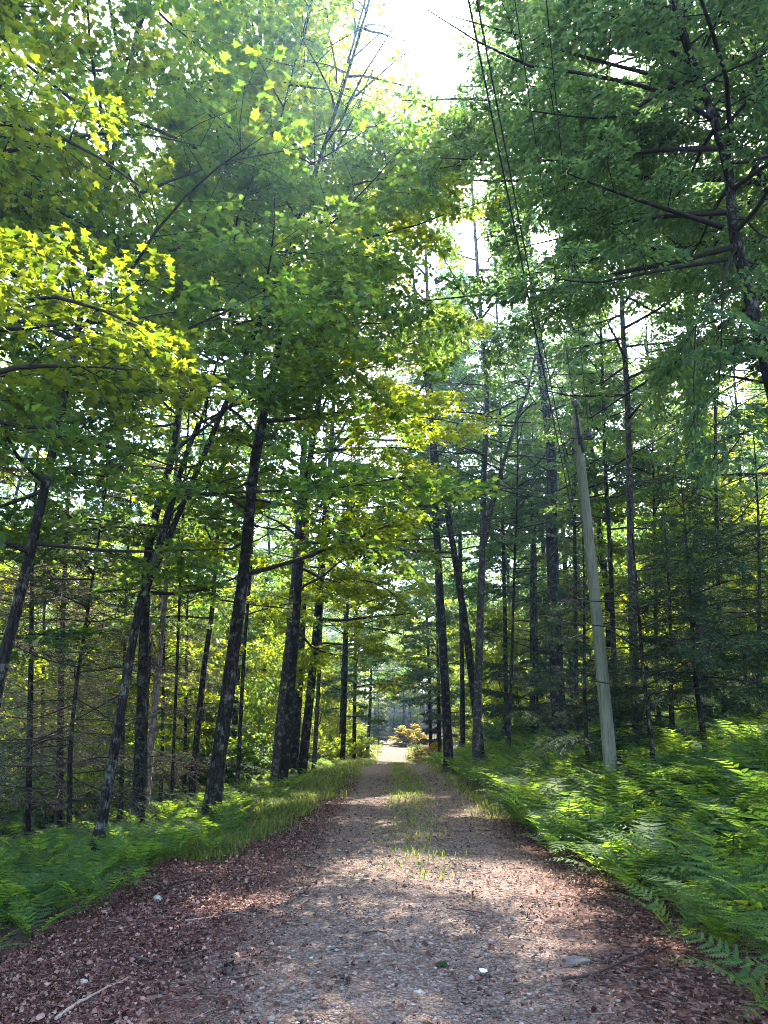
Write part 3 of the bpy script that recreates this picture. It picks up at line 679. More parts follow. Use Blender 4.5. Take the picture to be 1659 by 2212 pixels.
protosA = [proto_tree('maple_tree', 22, 5.0, 4.6, .19, 11, 24, 'maple', 'bark', 201, low=5),
           proto_tree('maple_tree', 26, 7, 4.8, .22, 11, 24, 'maple', 'bark', 202, low=4),
           proto_tree('maple_tree', 20, 4, 4.4, .15, 11, 24, 'maple_sunlit', 'bark', 203, low=5),
           proto_tree('maple_tree', 24, 6, 4.6, .20, 11, 24, 'cool', 'bark_grey', 204, low=4)]
protosS = [proto_tree('sapling_tree', 6.5, 1.4, 2.2, .04, 12, 26, 'maple_sunlit', 'bark', 211, lsize=.14, sprays=2.4),
           proto_tree('sapling_tree', 9, 2.2, 2.8, .06, 13, 26, 'maple_sunlit', 'bark', 212, lsize=.14, sprays=2.4),
           proto_tree('sapling_tree', 4.2, .6, 1.8, .03, 11, 26, 'maple_sunlit', 'bark', 213, lsize=.13, sprays=2.4)]

used = set()
def put(protos, i, x, Y, sc, label, group, idx):
    o = protos[i]; loc = (x, Y, float(gz(x, Y)) - .05)
    rz = float(rng.uniform(0, 6.28)); s3 = (sc, sc, sc * float(rng.uniform(.92, 1.1)))
    if o.name in used:
        c = copy_tree(o, loc, rz, s3)
    else:
        used.add(o.name); c = o; c.location = loc; c.rotation_euler = (0, 0, rz); c.scale = s3
    tag(c, label, 'tree', group)
    return c

occ = [tuple(o.location[:2]) for o in COL.objects if o.type == 'EMPTY' and o.get('category') and o.get('category') != 'x' and o.location.length > .1]
def scatter(n, x0, x1, y0, y1, mind, fn, r, accept):
    k = 0; tries = 0
    while k < n and tries < n * 60:
        tries += 1
        Y = y0 + (y1 - y0) * r.random() ** .8; x = r.uniform(x0, x1)
        if abs(x) > .60 * Y + 5 or not accept(x, Y): continue
        m = mind * (1 + Y / 120)
        if any((x - a) ** 2 + (Y - b) ** 2 < m * m for a, b in occ): continue
        occ.append((x, Y)); fn(x, Y); k += 1
r = np.random.default_rng(5)
GL = 'dark straight maples deep in the woods left of the road'; GR = 'dark straight maples deep in the woods right of the road'
GSL = 'thin leafy saplings in the understorey left of the road'; GSR = 'thin leafy saplings in the understorey right of the road'
scatter(66, -60, -3, 24, 120, 2.7, lambda x, Y: put(protosA, int(r.integers(0, 4)), x, Y, r.uniform(.8, 1.12), 'straight dark trunked maple deep in the woods left of the road', GL, 0), r, lambda x, Y: x < xc(Y) - (5.5 if Y < 60 else 7))
scatter(60, 5, 60, 26, 120, 2.7, lambda x, Y: put(protosA, int(r.integers(0, 4)), x, Y, r.uniform(.8, 1.12), 'straight dark trunked maple deep in the woods right of the road', GR, 0), r, lambda x, Y: x > xc(Y) + (6 if Y < 60 else 7.5) and not (x < 14 and Y > 98))
scatter(85, -30, -3, 19, 85, 1.5, lambda x, Y: put(protosS, int(r.integers(0, 3)), x, Y, r.uniform(.8, 1.25), 'thin leafy maple sapling in the understorey left of the road', GSL, 0), r, lambda x, Y: x < xc(Y) - 4.2)
scatter(80, 4, 30, 20, 85, 1.5, lambda x, Y: put(protosS, int(r.integers(0, 3)), x, Y, r.uniform(.8, 1.25), 'thin leafy maple sapling in the understorey right of the road', GSR, 0), r, lambda x, Y: x > xc(Y) + 5.5)
# trees that close the view where the road bends away
GE = 'maples closing the view beyond the road bend'
scatter(34, -22, 26, 134, 165, 3.2, lambda x, Y: put(protosA, int(r.integers(0, 4)), x, Y, r.uniform(.9, 1.2), 'hazy maple closing the view beyond the road bend', GE, 0), r, lambda x, Y: abs(x - xc(Y)) > 4)
scatter(34, -14, 16, 112, 142, 2.0, lambda x, Y: put(protosS, int(r.integers(0, 3)), x, Y, r.uniform(1.1, 1.8), 'pale leafy sapling beyond the road bend', 'saplings beyond the road bend', 0), r, lambda x, Y: abs(x - xc(Y)) > 3.5)

# far wood that reads as one mass
mb = MB(); rf = np.random.default_rng(77)
ang = rf.uniform(-42, 42, 900); dist = rf.uniform(150, 190, 900)
fx = dist * np.sin(np.radians(ang)); fy = dist * np.cos(np.radians(ang)); fz = gz(fx, fy) + rf.uniform(.5, 24, 900)
O = np.stack([fx, fy, fz], -1); a = rf.uniform(0, 6.28, 900)
spray_leaves(mb, O, np.stack([np.cos(a), np.sin(a), a * 0], -1), rf.uniform(2.5, 5, 900), 60, .55, 'kite', wide=.6, droop=.3, r=rf)
tag(mb.build('distant_woods', M['cool']), 'mass of distant treetops far behind the last trunks', 'woods', kind='stuff')

# turning bush and green shrubs at the bend
def bush(kind, label, x, Y, h, w, leaf, seed, lsize=.12, nl=30, cat='bush', group=None):
    b = empty(kind, (x, Y, float(gz(x, Y)) - .03)); tag(b, label, cat, group)
    F = Foliage(seed); q = F.r
    for j in range(12):
        F.limb(limb_poly(q, (q.normal(0, .08), q.normal(0, .08), 0), q.uniform(0, 6.28), math.radians(q.uniform(35, 85)), h * q.uniform(.7, 1.05), sag=.25, wob=.07), .02, sub_gap=.3, sub_len=w * .22, spray_len=.5, sprays=2.6, s0=.2)
    wb = MB(); F.build_wood(wb, 5, 3); wb.build('stems', M['twig'], b, smooth=True)
    cb = MB(); F.build_leaves(cb, nl, lsize, 'kite'); cb.build('foliage', M[leaf], b)
    return b
p = at(865, 1590, 88); bush('turning_bush', 'rounded orange yellow bush right of the road at the far bend', p[0] + 1.3, 88, 2.3, 2.6, 'orange', 301, .2)
p = at(925, 1590, 62); bush('turning_bush', 'low golden shrub under the dark trees right of the orange bush', p[0], 58, 2.0, 2.6, 'orange', 302, .13)
for k, (px, Y, h) in enumerate([(700, 44, 2.2), (665, 40, 1.8), (720, 55, 2.8), (760, 66, 2.6), (775, 92, 3.0)]):
    p = at(px, 1620, Y); bush('green_shrub', ['bright shrub behind the dark roadside maple on the left', 'low bright shrub left of the dark roadside maple', 'taller bright shrub behind the lone straight trunk', 'bright shrub right of the lone straight trunk', 'sunlit shrub where the road turns left'][k], p[0], Y, h, 2.6, 'maple_sunlit', 310 + k, .14)

sh = [bush('leafy_shrub', 'low leafy shrub in the shade left of the road', -9, 24, 1.5, 2.2, 'maple', 330, .12, 26), bush('leafy_shrub', 'low leafy shrub in the shade right of the road', 9, 26, 1.7, 2.4, 'cool', 331, .12, 26)]
first = [True, True]
def shrub(side):
    def fn(x, Y):
        o = sh[side]; loc = (x, Y, float(gz(x, Y)) - .03); c_ = float(rng.uniform(.6, 1.3))
        if first[side]: first[side] = False; c = o; c.location = loc; c.scale = (c_,) * 3
        else: c = copy_tree(o, loc, float(rng.uniform(0, 6.28)), (c_,) * 3)
        tag(c, None, None, ['low shrubs in the understorey left of the road', 'low shrubs in the understorey right of the road'][side])
    return fn
scatter(38, -26, -4, 15, 60, 1.0, shrub(0), r, lambda x, Y: x < xc(Y) - 4.5)
scatter(30, 5, 26, 20, 60, 1.0, shrub(1), r, lambda x, Y: x > xc(Y) + 6)

# ------------------------------------------------------------------ ferns, grass, litter
def frond(mb, r, az, L, el, hi, w=.155, base=(0, 0, 0)):
    n = 16 if hi else 14
    t = np.linspace(.0, 1, 40)
    th = el - (el + r.uniform(.1, .55)) * t ** 1.3
    ds = L / 39
    x = np.cumsum(np.cos(th) * ds); z = np.cumsum(np.sin(th) * ds)
    d = np.array([math.cos(az), math.sin(az)]); s = np.array([-d[1], d[0], 0])
    bend = r.normal(0, .12) * t ** 2 * L
    P = np.stack([x * d[0], x * d[1], z], -1) + s * bend[:, None] + np.array(base)
    tubes(mb, P[::6 if hi else 10][None], np.linspace(.0035, .0012, len(P[::6 if hi else 10]))[None] * (1 if hi else 1.3), 3)
    tp = np.linspace(.20, .985, n); j = (tp * 39).astype(int)
    p = P[j]; T = nrm(P[np.minimum(j + 1, 39)] - P[np.maximum(j - 1, 0)])
    u = (tp - .2) / .8
    pl = w * L / .7 * (np.minimum(1, .45 + 2.2 * u)) * (1 - u) ** .75 + .012
    pos, tip, up, sz = [], [], [], []
    Nn = np.cross(T, s)
    Nn = np.where(Nn[:, 2:3] < 0, -Nn, Nn)
    for sg in (-1, 1):
        v = nrm(s * sg * .93 + T * .42 - np.array([0, 0, .10]) + r.normal(0, .06, (n, 3)))
        pos.append(p); tip.append(v); up.append(Nn); sz.append(pl)
    A = [np.concatenate(z_) for z_ in (pos, tip, up, sz)]
    place_leaves(mb, A[0], A[1], A[2], A[3], PINNA if not hi else SERRATE)
PINNA = outline([(0, 0), (.12, .10), (.10, .5), (0, 1.0)])
SERRATE = outline([(0, 0)] + [q_ for t_ in np.linspace(.06, .88, 7) for q_ in ((.155 * (1 - t_) ** .6 + .02, t_ + .05), (.05 * (1 - t_), t_ + .075))] + [(0, 1.0)])

def fern_mesh(seed, hi, nf, L):
    r = np.random.default_rng(seed); mb = MB(); az = r.uniform(0, 6.28)
    for k in range(nf):
        az += 2.399 + r.normal(0, .3)
        frond(mb, r, az, L * r.uniform(.7, 1.12), math.radians(r.uniform(50, 82)), hi, base=(r.normal(0, .03), r.normal(0, .03), 0))
    return mb
mid_m = [fern_mesh(440 + k, False, 6, .92).mesh('fern', M['fern']) for k in range(6)]
hi_m = [fern_mesh(400 + k, True, 6, .92) for k in range(5)]
hi_meshes = [m.mesh('fern', M['fern']) for m in hi_m]
lo = [fern_mesh(420 + k, False, 6, .95) for k in range(6)]
lo = [(np.concatenate(m.v), m) for m in lo]

def ledge(Y): return xc(Y) - np.interp(Y, [0, 4, 7, 10, 15, 27, 40, 140], [2.9, 2.9, 3.0, 2.9, 2.75, 2.9, 2.5, 2.4])
def redge(Y): return xc(Y) + np.interp(Y, [0, 5, 8, 11, 22, 40, 140], [2.25, 2.25, 2.1, 2.0, 1.9, 1.9, 1.9])

# near ferns: each plant an object
rr_ = np.random.default_rng(90)
near = []
def fern_spots(n, side, y0, y1, md):
    out = []; tries = 0
    while len(out) < n and tries < n * 80:
        tries += 1
        Y = y0 * (y1 / y0) ** rr_.random()
        if side > 0: x = redge(Y) + .15 + 5.5 * rr_.random() ** 1.3 + rr_.normal(0, .12)
        else: x = ledge(Y) - .2 - 4.2 * rr_.random() ** 1.2 + rr_.normal(0, .15)
        if abs(x) > .56 * Y + .5: continue
        if any((x - a) ** 2 + (Y - b) ** 2 < md * md for a, b, _ in near): continue
        near.append((x, Y, side)); out.append((x, Y))
    return out
GF = {1: 'ferns of the bank right of the road', -1: 'ferns of the slope left of the road'}
LF = {1: 'green feathery fern in the thick fern bank right of the road', -1: 'shaded green fern on the slope left of the road'}
fern_spots(165, 1, 3.4, 14, .40); fern_spots(85, -1, 4.2, 14, .44)
for k, (x, Y, sd) in enumerate(near):
    o = bpy.data.objects.new('fern', (hi_meshes if Y < 7.5 else mid_m)[k % 5]); COL.objects.link(o)
    s_ = rr_.uniform(.95, 1.45) if sd > 0 else rr_.uniform(.6, .95)
    o.location = (x, Y, float(gz(x, Y)) - .02); o.rotation_euler = (rr_.normal(0, .08), rr_.normal(0, .08), rr_.uniform(0, 6.28)); o.scale = (s_,) * 3
    tag(o, LF[sd], 'fern', GF[sd])
# three that stand out at the verge
for (px, py, s_, lab) in [(1385, 1905, .8, 'pale sunlit fern leaning out over the leaf litter on the right verge'), (1560, 2050, .75, 'small fern at the bottom right corner over brown leaves'), (318, 1880, .6, 'low fern with one frond reaching over the litter on the left verge')]:
    p = hit(px, py); o = bpy.data.objects.new('fern', hi_meshes[2]); COL.objects.link(o)
    o.location = (p[0], p[1], float(gz(p[0], p[1])) - .02); o.rotation_euler = (0, 0, px); o.scale = (s_,) * 3
    tag(o, lab, 'fern')

def fern_bed(name, label, n, side, y0, y1, xw, seed, smin, smax):
    q = np.random.default_rng(seed); mb = MB(); c = 0
    while c < n:
        Y = y0 * (y1 / y0) ** q.random()
        x = (redge(Y) + .2 + xw * q.random() ** 1.15) if side > 0 else (ledge(Y) - .2 - xw * q.random() ** 1.2)
        if abs(x) > .56 * Y + 2: continue
        if side > 0 and Y > 45 and q.random() < .4: continue
        V, m = lo[int(q.integers(0, len(lo)))]; a_ = q.uniform(0, 6.28); s_ = q.uniform(smin, smax)
        ca, sa = math.cos(a_) * s_, math.sin(a_) * s_
        V2 = np.stack([V[:, 0] * ca - V[:, 1] * sa + x, V[:, 0] * sa + V[:, 1] * ca + Y, V[:, 2] * s_ + float(gz(x, Y)) - .03], -1)
        off = mb.n; mb.v.append(V2.astype(np.float32)); mb.n += len(V2); mb.f += [f + off for f in m.f]; c += 1
    return tag(mb.build(name, M['fern']), label, 'ferns', kind='stuff')
fern_bed('fern_bed', 'thick bed of green ferns covering the bank right of the road', 800, 1, 8, 55, 15, 91, 1.0, 1.5)
fern_bed('fern_bed', 'tall bright ferns crowding the right verge toward the big trunks', 520, 1, 11, 48, 5, 94, 1.05, 1.6)
fern_bed('fern_bed', 'bed of shaded ferns along the slope left of the road', 700, -1, 7, 60, 11, 92, .55, .95)
fern_bed('fern_bed', 'sunny ferns along both verges beyond the dip in the road', 200, -1, 45, 110, 5, 93, .9, 1.3)

def grass_patch(name, label, pts, hgt, seed, nb=14, spread=.12):
    """tufts of blades at pts (n,2)"""
    q = np.random.default_rng(seed); n = len(pts); mb = MB()
    B = np.repeat(pts, nb, 0) + q.normal(0, spread, (n * nb, 2)); m = len(B)
    z = gz(B[:, 0], B[:, 1]); a = q.uniform(0, 6.28, m); h = hgt * q.uniform(.4, 1.2, m); ln = q.uniform(.2, 1.5, m)
    d = np.stack([np.cos(a), np.sin(a), 0 * a], -1); s = np.stack([-np.sin(a), np.cos(a), 0 * a], -1)
    w = q.uniform(.003, .006, m)[:, None] * (1 + B[:, 1:2] / 25)
    b = np.column_stack([B, z]); U_ = np.array([0, 0, 1.0])
    p1 = b + U_ * h[:, None] * .6 + d * (h * ln * .3)[:, None]; p2 = b + U_ * (h * (1 - .42 * ln))[:, None] + d * (h * ln)[:, None]
    V = np.stack([b - s * w, b + s * w, p1 + s * w * .8, p1 - s * w * .8, p2 + s * w * .15, p2 - s * w * .15], 1)
    i = np.arange(m * 6).reshape(m, 6)
    mb.add(V, np.concatenate([i[:, [0, 1, 2, 3]], i[:, [3, 2, 4, 5]]]))
    return tag(mb.build(name, M['grass']), label, 'grass', kind='stuff')
q = np.random.default_rng(33)
Yg = 10 * (46 / 10) ** q.random(2600); Yg = Yg[np.sin(Yg * 2.1) + np.sin(Yg * 5.3 + 1) + q.normal(0, .8, 2600) > -.3]; xg = ledge(Yg) + .1 + np.interp(Yg, [10, 14, 20, 40], [.12, .3, .55, .6]) * q.normal(0, .75, len(Yg))
grass_patch('grass', 'bright grass along the left verge of the road', np.column_stack([xg, Yg]), np.interp(np.repeat(Yg, 12), [10, 18, 40], [.17, .24, .34]), 34, 12, .16)
Yg = 8 * (46 / 8) ** q.random(700); Yg = Yg[q.random(700) < np.interp(Yg, [8, 15, 20], [.12, .4, 1])]; xg = xc(Yg) + q.normal(.05, .24, len(Yg))
grass_patch('grass', 'thin yellowish grass growing between the wheel ruts', np.column_stack([xg, Yg]), .13, 35, 9)
Yg = 14 * (60 / 14) ** q.random(300); xg = redge(Yg) + q.normal(-.2, .25, 300)
grass_patch('grass', 'sparse grass tufts along the right verge of the road', np.column_stack([xg, Yg]), .20, 36, 8)
Yg = 44 * (110 / 44) ** q.random(900); xg = xc(Yg) + np.sign(q.normal(0, 1, 900)) * q.uniform(1.4, 3.4, 900)
grass_patch('grass', 'sunlit grass on the verges beyond the dip', np.column_stack([xg, Yg]), .40, 37)

# leaf litter
lm = leaf_mat('fallen_leaf', [(.02, .010, .008), (.065, .025, .018), (.12, .045, .033), (.16, .068, .05), (.22, .115, .085), (.34, .22, .17)], [(.1, .05, .03), (.2, .11, .07)], .15, rough=.7, spec=.2)
q = np.random.default_rng(44)
def litter(name, label, n, xr, y0, y1, seed, size=(.010, .044), fal=1.0):
    q = np.random.default_rng(seed)
    Y = y0 * (y1 / y0) ** q.random(n); x = xr(Y, q)
    z = gz(x, Y) + q.uniform(.006, .03, n)
    a = q.uniform(0, 6.28, n); tip = np.stack([np.cos(a), np.sin(a), q.normal(0, .32, n)], -1)
    up = np.array([0, 0, 1.0]) + q.normal(0, .5, (n, 3))
    mb = MB(); t = LOBED.copy(); t[:, 2] = .55 * np.abs(t[:, 0]) - .25 * (t[:, 1] - .5) ** 2
    sz = q.uniform(*size, n) * (1 + Y / 40); pp = np.stack([x, Y, z], -1); sz = sz * q.uniform(.6, 1.0, n); h_ = n // 5
    place_leaves(mb, pp[:h_], tip[:h_], up[:h_], sz[:h_], t)
    t2 = OVAL.copy() * [1.4, 1, 1]; t2[:, 2] = .9 * np.abs(t2[:, 0]) - .3 * (t2[:, 1] - .5) ** 2
    place_leaves(mb, pp[h_:], tip[h_:], up[h_:], sz[h_:], t2)
    return tag(mb.build(name, lm), label, 'leaves', kind='stuff')
litter('leaf_litter', 'reddish brown fallen leaves along the left side of the road', 30000, lambda Y, q: xc(Y) - half(Y) + .1 + (ledge(Y) - xc(Y) + half(Y) - .3) * np.clip(q.beta(1.7, 1.4, len(Y)) * 1.15 - .12, -.2, 1.2), 3.2, 26, 45)
litter('leaf_litter', 'brown fallen leaves between gravel and ferns on the right', 8000, lambda Y, q: xc(Y) + half(Y) - .1 + (redge(Y) - xc(Y) - half(Y) + .45) * np.clip(q.beta(1.7, 1.3, len(Y)) * 1.15 - .12, -.2, 1.3), 3.2, 26, 46)
litter('leaf_litter', 'scattered small leaves and crumbs on the gravel', 3000, lambda Y, q: xc(Y) + q.uniform(-1.2, 1.2, len(Y)), 3.2, 28, 47, (.015, .05))

tw_ = np.random.default_rng(48); n = 2600
Y = 3.3 * (20 / 3.3) ** tw_.random(n); sd_ = np.where(tw_.random(n) < .7, -1, 1)
x = xc(Y) + sd_ * (half(Y) * .8 + tw_.random(n) * np.where(sd_ < 0, 1.6, .9)); a = tw_.uniform(0, 6.28, n); l = tw_.uniform(.03, .16, n)
p0 = np.stack([x, Y, gz(x, Y) + .02], -1); p1 = np.stack([x + np.cos(a) * l, Y + np.sin(a) * l, gz(x + np.cos(a) * l, Y + np.sin(a) * l) + tw_.uniform(.012, .04, n)], -1)
mb = MB(); tubes(mb, np.stack([p0, p1], 1), np.stack([tw_.uniform(.001, .0035, n)] * 2, 1), 4)
tag(mb.build('twig_litter', plain_mat('broken_twigs', [(0, (.02, .012, .01)), (.6, (.09, .055, .043)), (1, (.24, .16, .13))], 8, .85, per_island=True)), 'small broken twigs among the fallen leaves', 'twigs', kind='stuff')

# loose pebbles
ico = None
import bmesh
bm = bmesh.new(); bmesh.ops.create_icosphere(bm, subdivisions=1, radius=1.0)
IV = np.array([v.co[:] for v in bm.verts]); IF = np.array([[v.index for v in f.verts] for f in bm.faces]); bm.free()
pm = plain_mat('pebble', [(0, (.06, .045, .037)), (.5, (.14, .11, .092)), (.9, (.21, .17, .145)), (1, (.30, .26, .22))], 20, .85, per_island=True)
q = np.random.default_rng(55); n = 9000
Y = 3.3 * (18 / 3.3) ** q.random(n); x = xc(Y) + np.clip(q.normal(.05, .62, n), -1.5, 1.5)
sz = .005 + .014 * q.random(n) ** 3; sz[:120] *= 1.7
sc3 = np.stack([sz * q.uniform(.8, 1.5, n), sz * q.uniform(.8, 1.4, n), sz * q.uniform(.4, .7, n)], -1)
V = IV[None] * (1 + q.normal(0, .12, (n, len(IV), 1))) * sc3[:, None]
a = q.uniform(0, 3.14, n); ca, sa = np.cos(a)[:, None], np.sin(a)[:, None]
V = np.stack([V[..., 0] * ca - V[..., 1] * sa + x[:, None], V[..., 0] * sa + V[..., 1] * ca + Y[:, None], V[..., 2] + (gz(x, Y) + .008)[:, None]], -1)
mb = MB(); mb.add(V, (IF[None] + (np.arange(n) * len(IV))[:, None, None]).reshape(-1, 3))
tag(mb.build('gravel', pm), 'loose grey pebbles on the road surface', 'gravel', kind='stuff')

# ------------------------------------------------------------------ single stones, sticks, cones, leaf
def rock(name, label, px, py, s, m, seed, cat, group=None, Y=None, sink=.3):
    p = hit(px, py) if Y is None else at(px, py, Y)
    q = np.random.default_rng(seed)
    bm = bmesh.new(); bmesh.ops.create_icosphere(bm, subdivisions=3, radius=1.0)
    V = np.array([v.co[:] for v in bm.verts]); Fc = np.array([[v.index for v in f.verts] for f in bm.faces]); bm.free()
    for j in range(9):                                 # chip flat facets
        d = nrm(q.normal(0, 1, 3)); k = q.uniform(.55, .85); h = V @ d
        V = V - np.maximum(0, h - k)[:, None] * d * .9
    V = V * (1 + .04 * np.sin(V[:, :1] * 7 + seed) * np.cos(V[:, 1:2] * 6))
    a_ = q.uniform(0, 3.1); R2 = np.array([[math.cos(a_), -math.sin(a_), 0], [math.sin(a_), math.cos(a_), 0], [0, 0, 1]])
    mb = MB(); mb.add((V @ R2.T) * np.array(s), Fc)
    o = mb.build(name, m, smooth=False); o.location = (p[0], p[1], float(gz(p[0], p[1])) + s[2] * (1 - sink) * .6)
    return tag(o, label, cat, group)
stone_m = plain_mat('pale_stone', [(.3, (.20, .17, .14)), (.7, (.36, .32, .27))], 9, .85)
grey_m = plain_mat('grey_stone', [(.3, (.07, .058, .05)), (.7, (.14, .12, .105))], 7, .85)
dark_m = plain_mat('dark_stone', [(.3, (.008, .008, .007)), (.7, (.022, .021, .018))], 4, .9)
rock('stone', 'flat grey slab of rock at the right edge of the gravel', 1240, 2085, (.13, .10, .03), grey_m, 1, 'stone')
rock('stone', 'pale rounded stone in the leaf litter left of the road', 342, 1945, (.055, .045, .04), stone_m, 2, 'stone')
rock('stone', 'small whitish stone low in the litter near the bottom left', 175, 2130, (.045, .03, .025), stone_m, 3, 'stone')
rock('stone', 'pale flat stone at the bottom beside the light stick', 355, 2180, (.05, .04, .02), grey_m, 4, 'stone')
rock('stone', 'mossy stone among the left ferns near the forked maple foot', 122, 1835, (.16, .14, .14), grey_m, 5, 'stone')
rock('stone', 'pale pebble on the gravel right of centre', 905, 2150, (.035, .03, .018), stone_m, 6, 'stone')
rock('boulder', 'black shaded boulder in the ferns between the pole and the small hemlock', 1375, 1610, (.62, .5, .42), dark_m, 7, 'boulder', Y=13.2)
0 and rock('boulder', 'dark mossy boulder in the shade behind the forked maple foot', 270, 1835, (.55, .45, .40), dark_m, 8, 'boulder', Y=12.8)

def stick(label, pts, r0, m, seed, side=0, cat='stick', lift=.0, name='stick'):
    q = np.random.default_rng(seed)
    W = np.array([hit(*p) for p in pts]); 
    P = smooth_poly(W, 12); P[:, 2] = gz(P[:, 0], P[:, 1]) + r0 * .8 + .012 + lift + np.abs(q.normal(0, r0 * .5, 12))
    b = P[0].copy(); P = P - b; mb = MB(); tubes(mb, P, r0 * np.linspace(1, .45, 12), 7, rough=.12, cap=True)
    for j in range(side):
        k = int(q.integers(3, 10)); d = nrm(P[k + 1] - P[k]); v = nrm(d + np.array([-d[1], d[0], .1]) * q.choice([-1, 1]) * q.uniform(.5, 1.0)); l = q.uniform(.08, .25)
        tubes(mb, np.array([P[k], P[k] + v * l * .5 + [0, 0, .01], P[k] + v * l]), np.array([r0 * .45, r0 * .35, r0 * .15]), 5)
    o = mb.build(name, m, smooth=True); o.location = tuple(b)
    return tag(o, label, cat)
dk = plain_mat('damp_stick', [(.3, (.025, .018, .015)), (.7, (.07, .05, .042))], 10, .8)
lt = plain_mat('dry_stick', [(.3, (.20, .13, .10)), (.7, (.38, .27, .21))], 10, .8)
stick('long dark fallen branch along the edge of the left ferns', [(-10, 1965), (60, 1932), (130, 1895), (190, 1862), (215, 1825)], .022, dk, 1, 5, name='fallen_branch', cat='branch')
stick('thinner twig lying beside the long branch on the left', [(0, 2010), (80, 1950), (150, 1905), (240, 1868)], .009, dk, 2, 3)
stick('dark stick lying flat in the litter below the left verge', [(280, 2080), (340, 2087), (435, 2098)], .013, dk, 3, 1)
stick('light tan stick at the bottom left pointing up to the right', [(120, 2212), (190, 2165), (278, 2122)], .012, lt, 4, 0)
stick('thin dark stick on the right verge beside the flat grey slab', [(1215, 2125), (1270, 2118), (1320, 2098), (1410, 2055)], .011, dk, 5, 3)
stick('curved thin stick above the flat grey slab on the right', [(1225, 2065), (1265, 2080), (1310, 2085), (1345, 2070)], .007, dk, 6, 2)
stick('short dark twig on the gravel near the middle of the road', [(783, 2023), (810, 2018), (835, 2022)], .008, dk, 7, 1)
stick('thin twig across the right rut of the gravel', [(965, 1970), (1010, 1973), (1050, 1980)], .007, dk, 8, 2)
stick('pale twig in the left leaf litter near the gravel', [(400, 1995), (470, 1985), (530, 1968)], .007, lt, 9, 1)
stick('short thick black stick far up the left litter', [(655, 1875), (672, 1880), (685, 1882)], .018, dk, 10, 0)
stick('dark twig at the bottom right corner of the road edge', [(1395, 2120), (1450, 2105), (1520, 2112)], .008, dk, 11, 2)
# clumps of dark dead leaves
for k, (px, py, lab) in enumerate([(488, 2105, 'curled clump of dark dead leaves at the gravel edge bottom left'), (1140, 1990, 'small dark clump of dead leaf on the right gravel'), (740, 2130, 'dark curled leaf at the bottom middle of the road'), (395, 2065, 'small black clod in the left litter')]):
    p = hit(px, py); mb = MB(); q = np.random.default_rng(600 + k); n = 9 if k == 0 else 5
    t = LOBED.copy(); t[:, 2] = 1.1 * np.abs(t[:, 0])
    s_ = .075 if k == 0 else .045
    place_leaves(mb, q.normal(0, s_ * .5, (n, 3)) * [1, 1, .3] + [0, 0, s_ * .4], q.normal(0, 1, (n, 3)), q.normal(0, 1, (n, 3)) + [0, 0, .5], np.full(n, s_), t)
    o = mb.build('dead_leaf', M['deadneedle'] if 0 else dk); o.location = (p[0], p[1], float(gz(p[0], p[1])) + .01); tag(o, lab, 'dead leaf')
p = hit(1040, 2112); mb = MB(); t = MAPLE.copy() * [.8, 1, 1]; place_leaves(mb, np.array([[0, 0, .015]]), np.array([[.5, .8, .05]]), np.array([[.1, -.2, 1]]), np.array([.07]), OVAL * [1.6, 1, -1])
o = mb.build('fallen_leaf', plain_mat('pale_leaf', [(.3, (.50, .50, .36)), (.7, (.66, .66, .50))], 5, .6)); o.location = (p[0], p[1], float(gz(p[0], p[1])) + .012)
tag(o, 'single pale whitish leaf lying on the gravel at the bottom', 'leaf')
p = hit(955, 2095); mb = MB(); place_leaves(mb, np.array([[0, 0, .015], [.03, .02, .015], [-.04, .02, .02]]), np.array([[.5, .8, .1], [-.6, .5, .1], [1, .2, .1]]), np.array([[.1, -.2, 1], [0, .2, 1], [.2, 0, 1]]), np.array([.09, .07, .08]), 'maple')
o = mb.build('fallen_leaf', M['maple']); o.location = (p[0], p[1], float(gz(p[0], p[1])) + .012); tag(o, 'small fallen green maple leaf cluster on the gravel left of the pale leaf', 'leaf')
# grey log in the ferns
A_, B_ = at(1555, 1608, 13.6), at(1760, 1545, 12.6)
A_[2] = float(gz(A_[0], A_[1])) + .18; B_[2] = float(gz(B_[0], B_[1])) + .5; print('log', A_, B_)
mb = MB(); P = smooth_poly([A_ - A_, (B_ - A_) * .5 + [0, 0, .03], B_ - A_], 12); tubes(mb, P, np.linspace(.13, .17, 12), 12, rough=.05, cap=True)
root = empty('fallen_log', tuple(A_)); tag(root, 'weathered grey fallen log lying in the ferns at the right edge', 'log')
mb.build('log_trunk', plain_mat('weathered_wood', [(.3, (.16, .14, .12)), (.7, (.34, .31, .28))], 9, .9, (1, 6, 6)), root, smooth=True)
mb = MB()
for t_, v in ((.3, (-.25, .1, .55)), (.55, (.2, -.1, .5)), (.15, (-.35, 0, .2))):
    p = P[int(t_ * 11)]; tubes(mb, np.array([p, p + np.array(v) * .6, p + np.array(v)]), np.array([.02, .013, .006]), 5, ref=(1, 0, 0))
mb.build('dead_twigs', M['twig'], root)

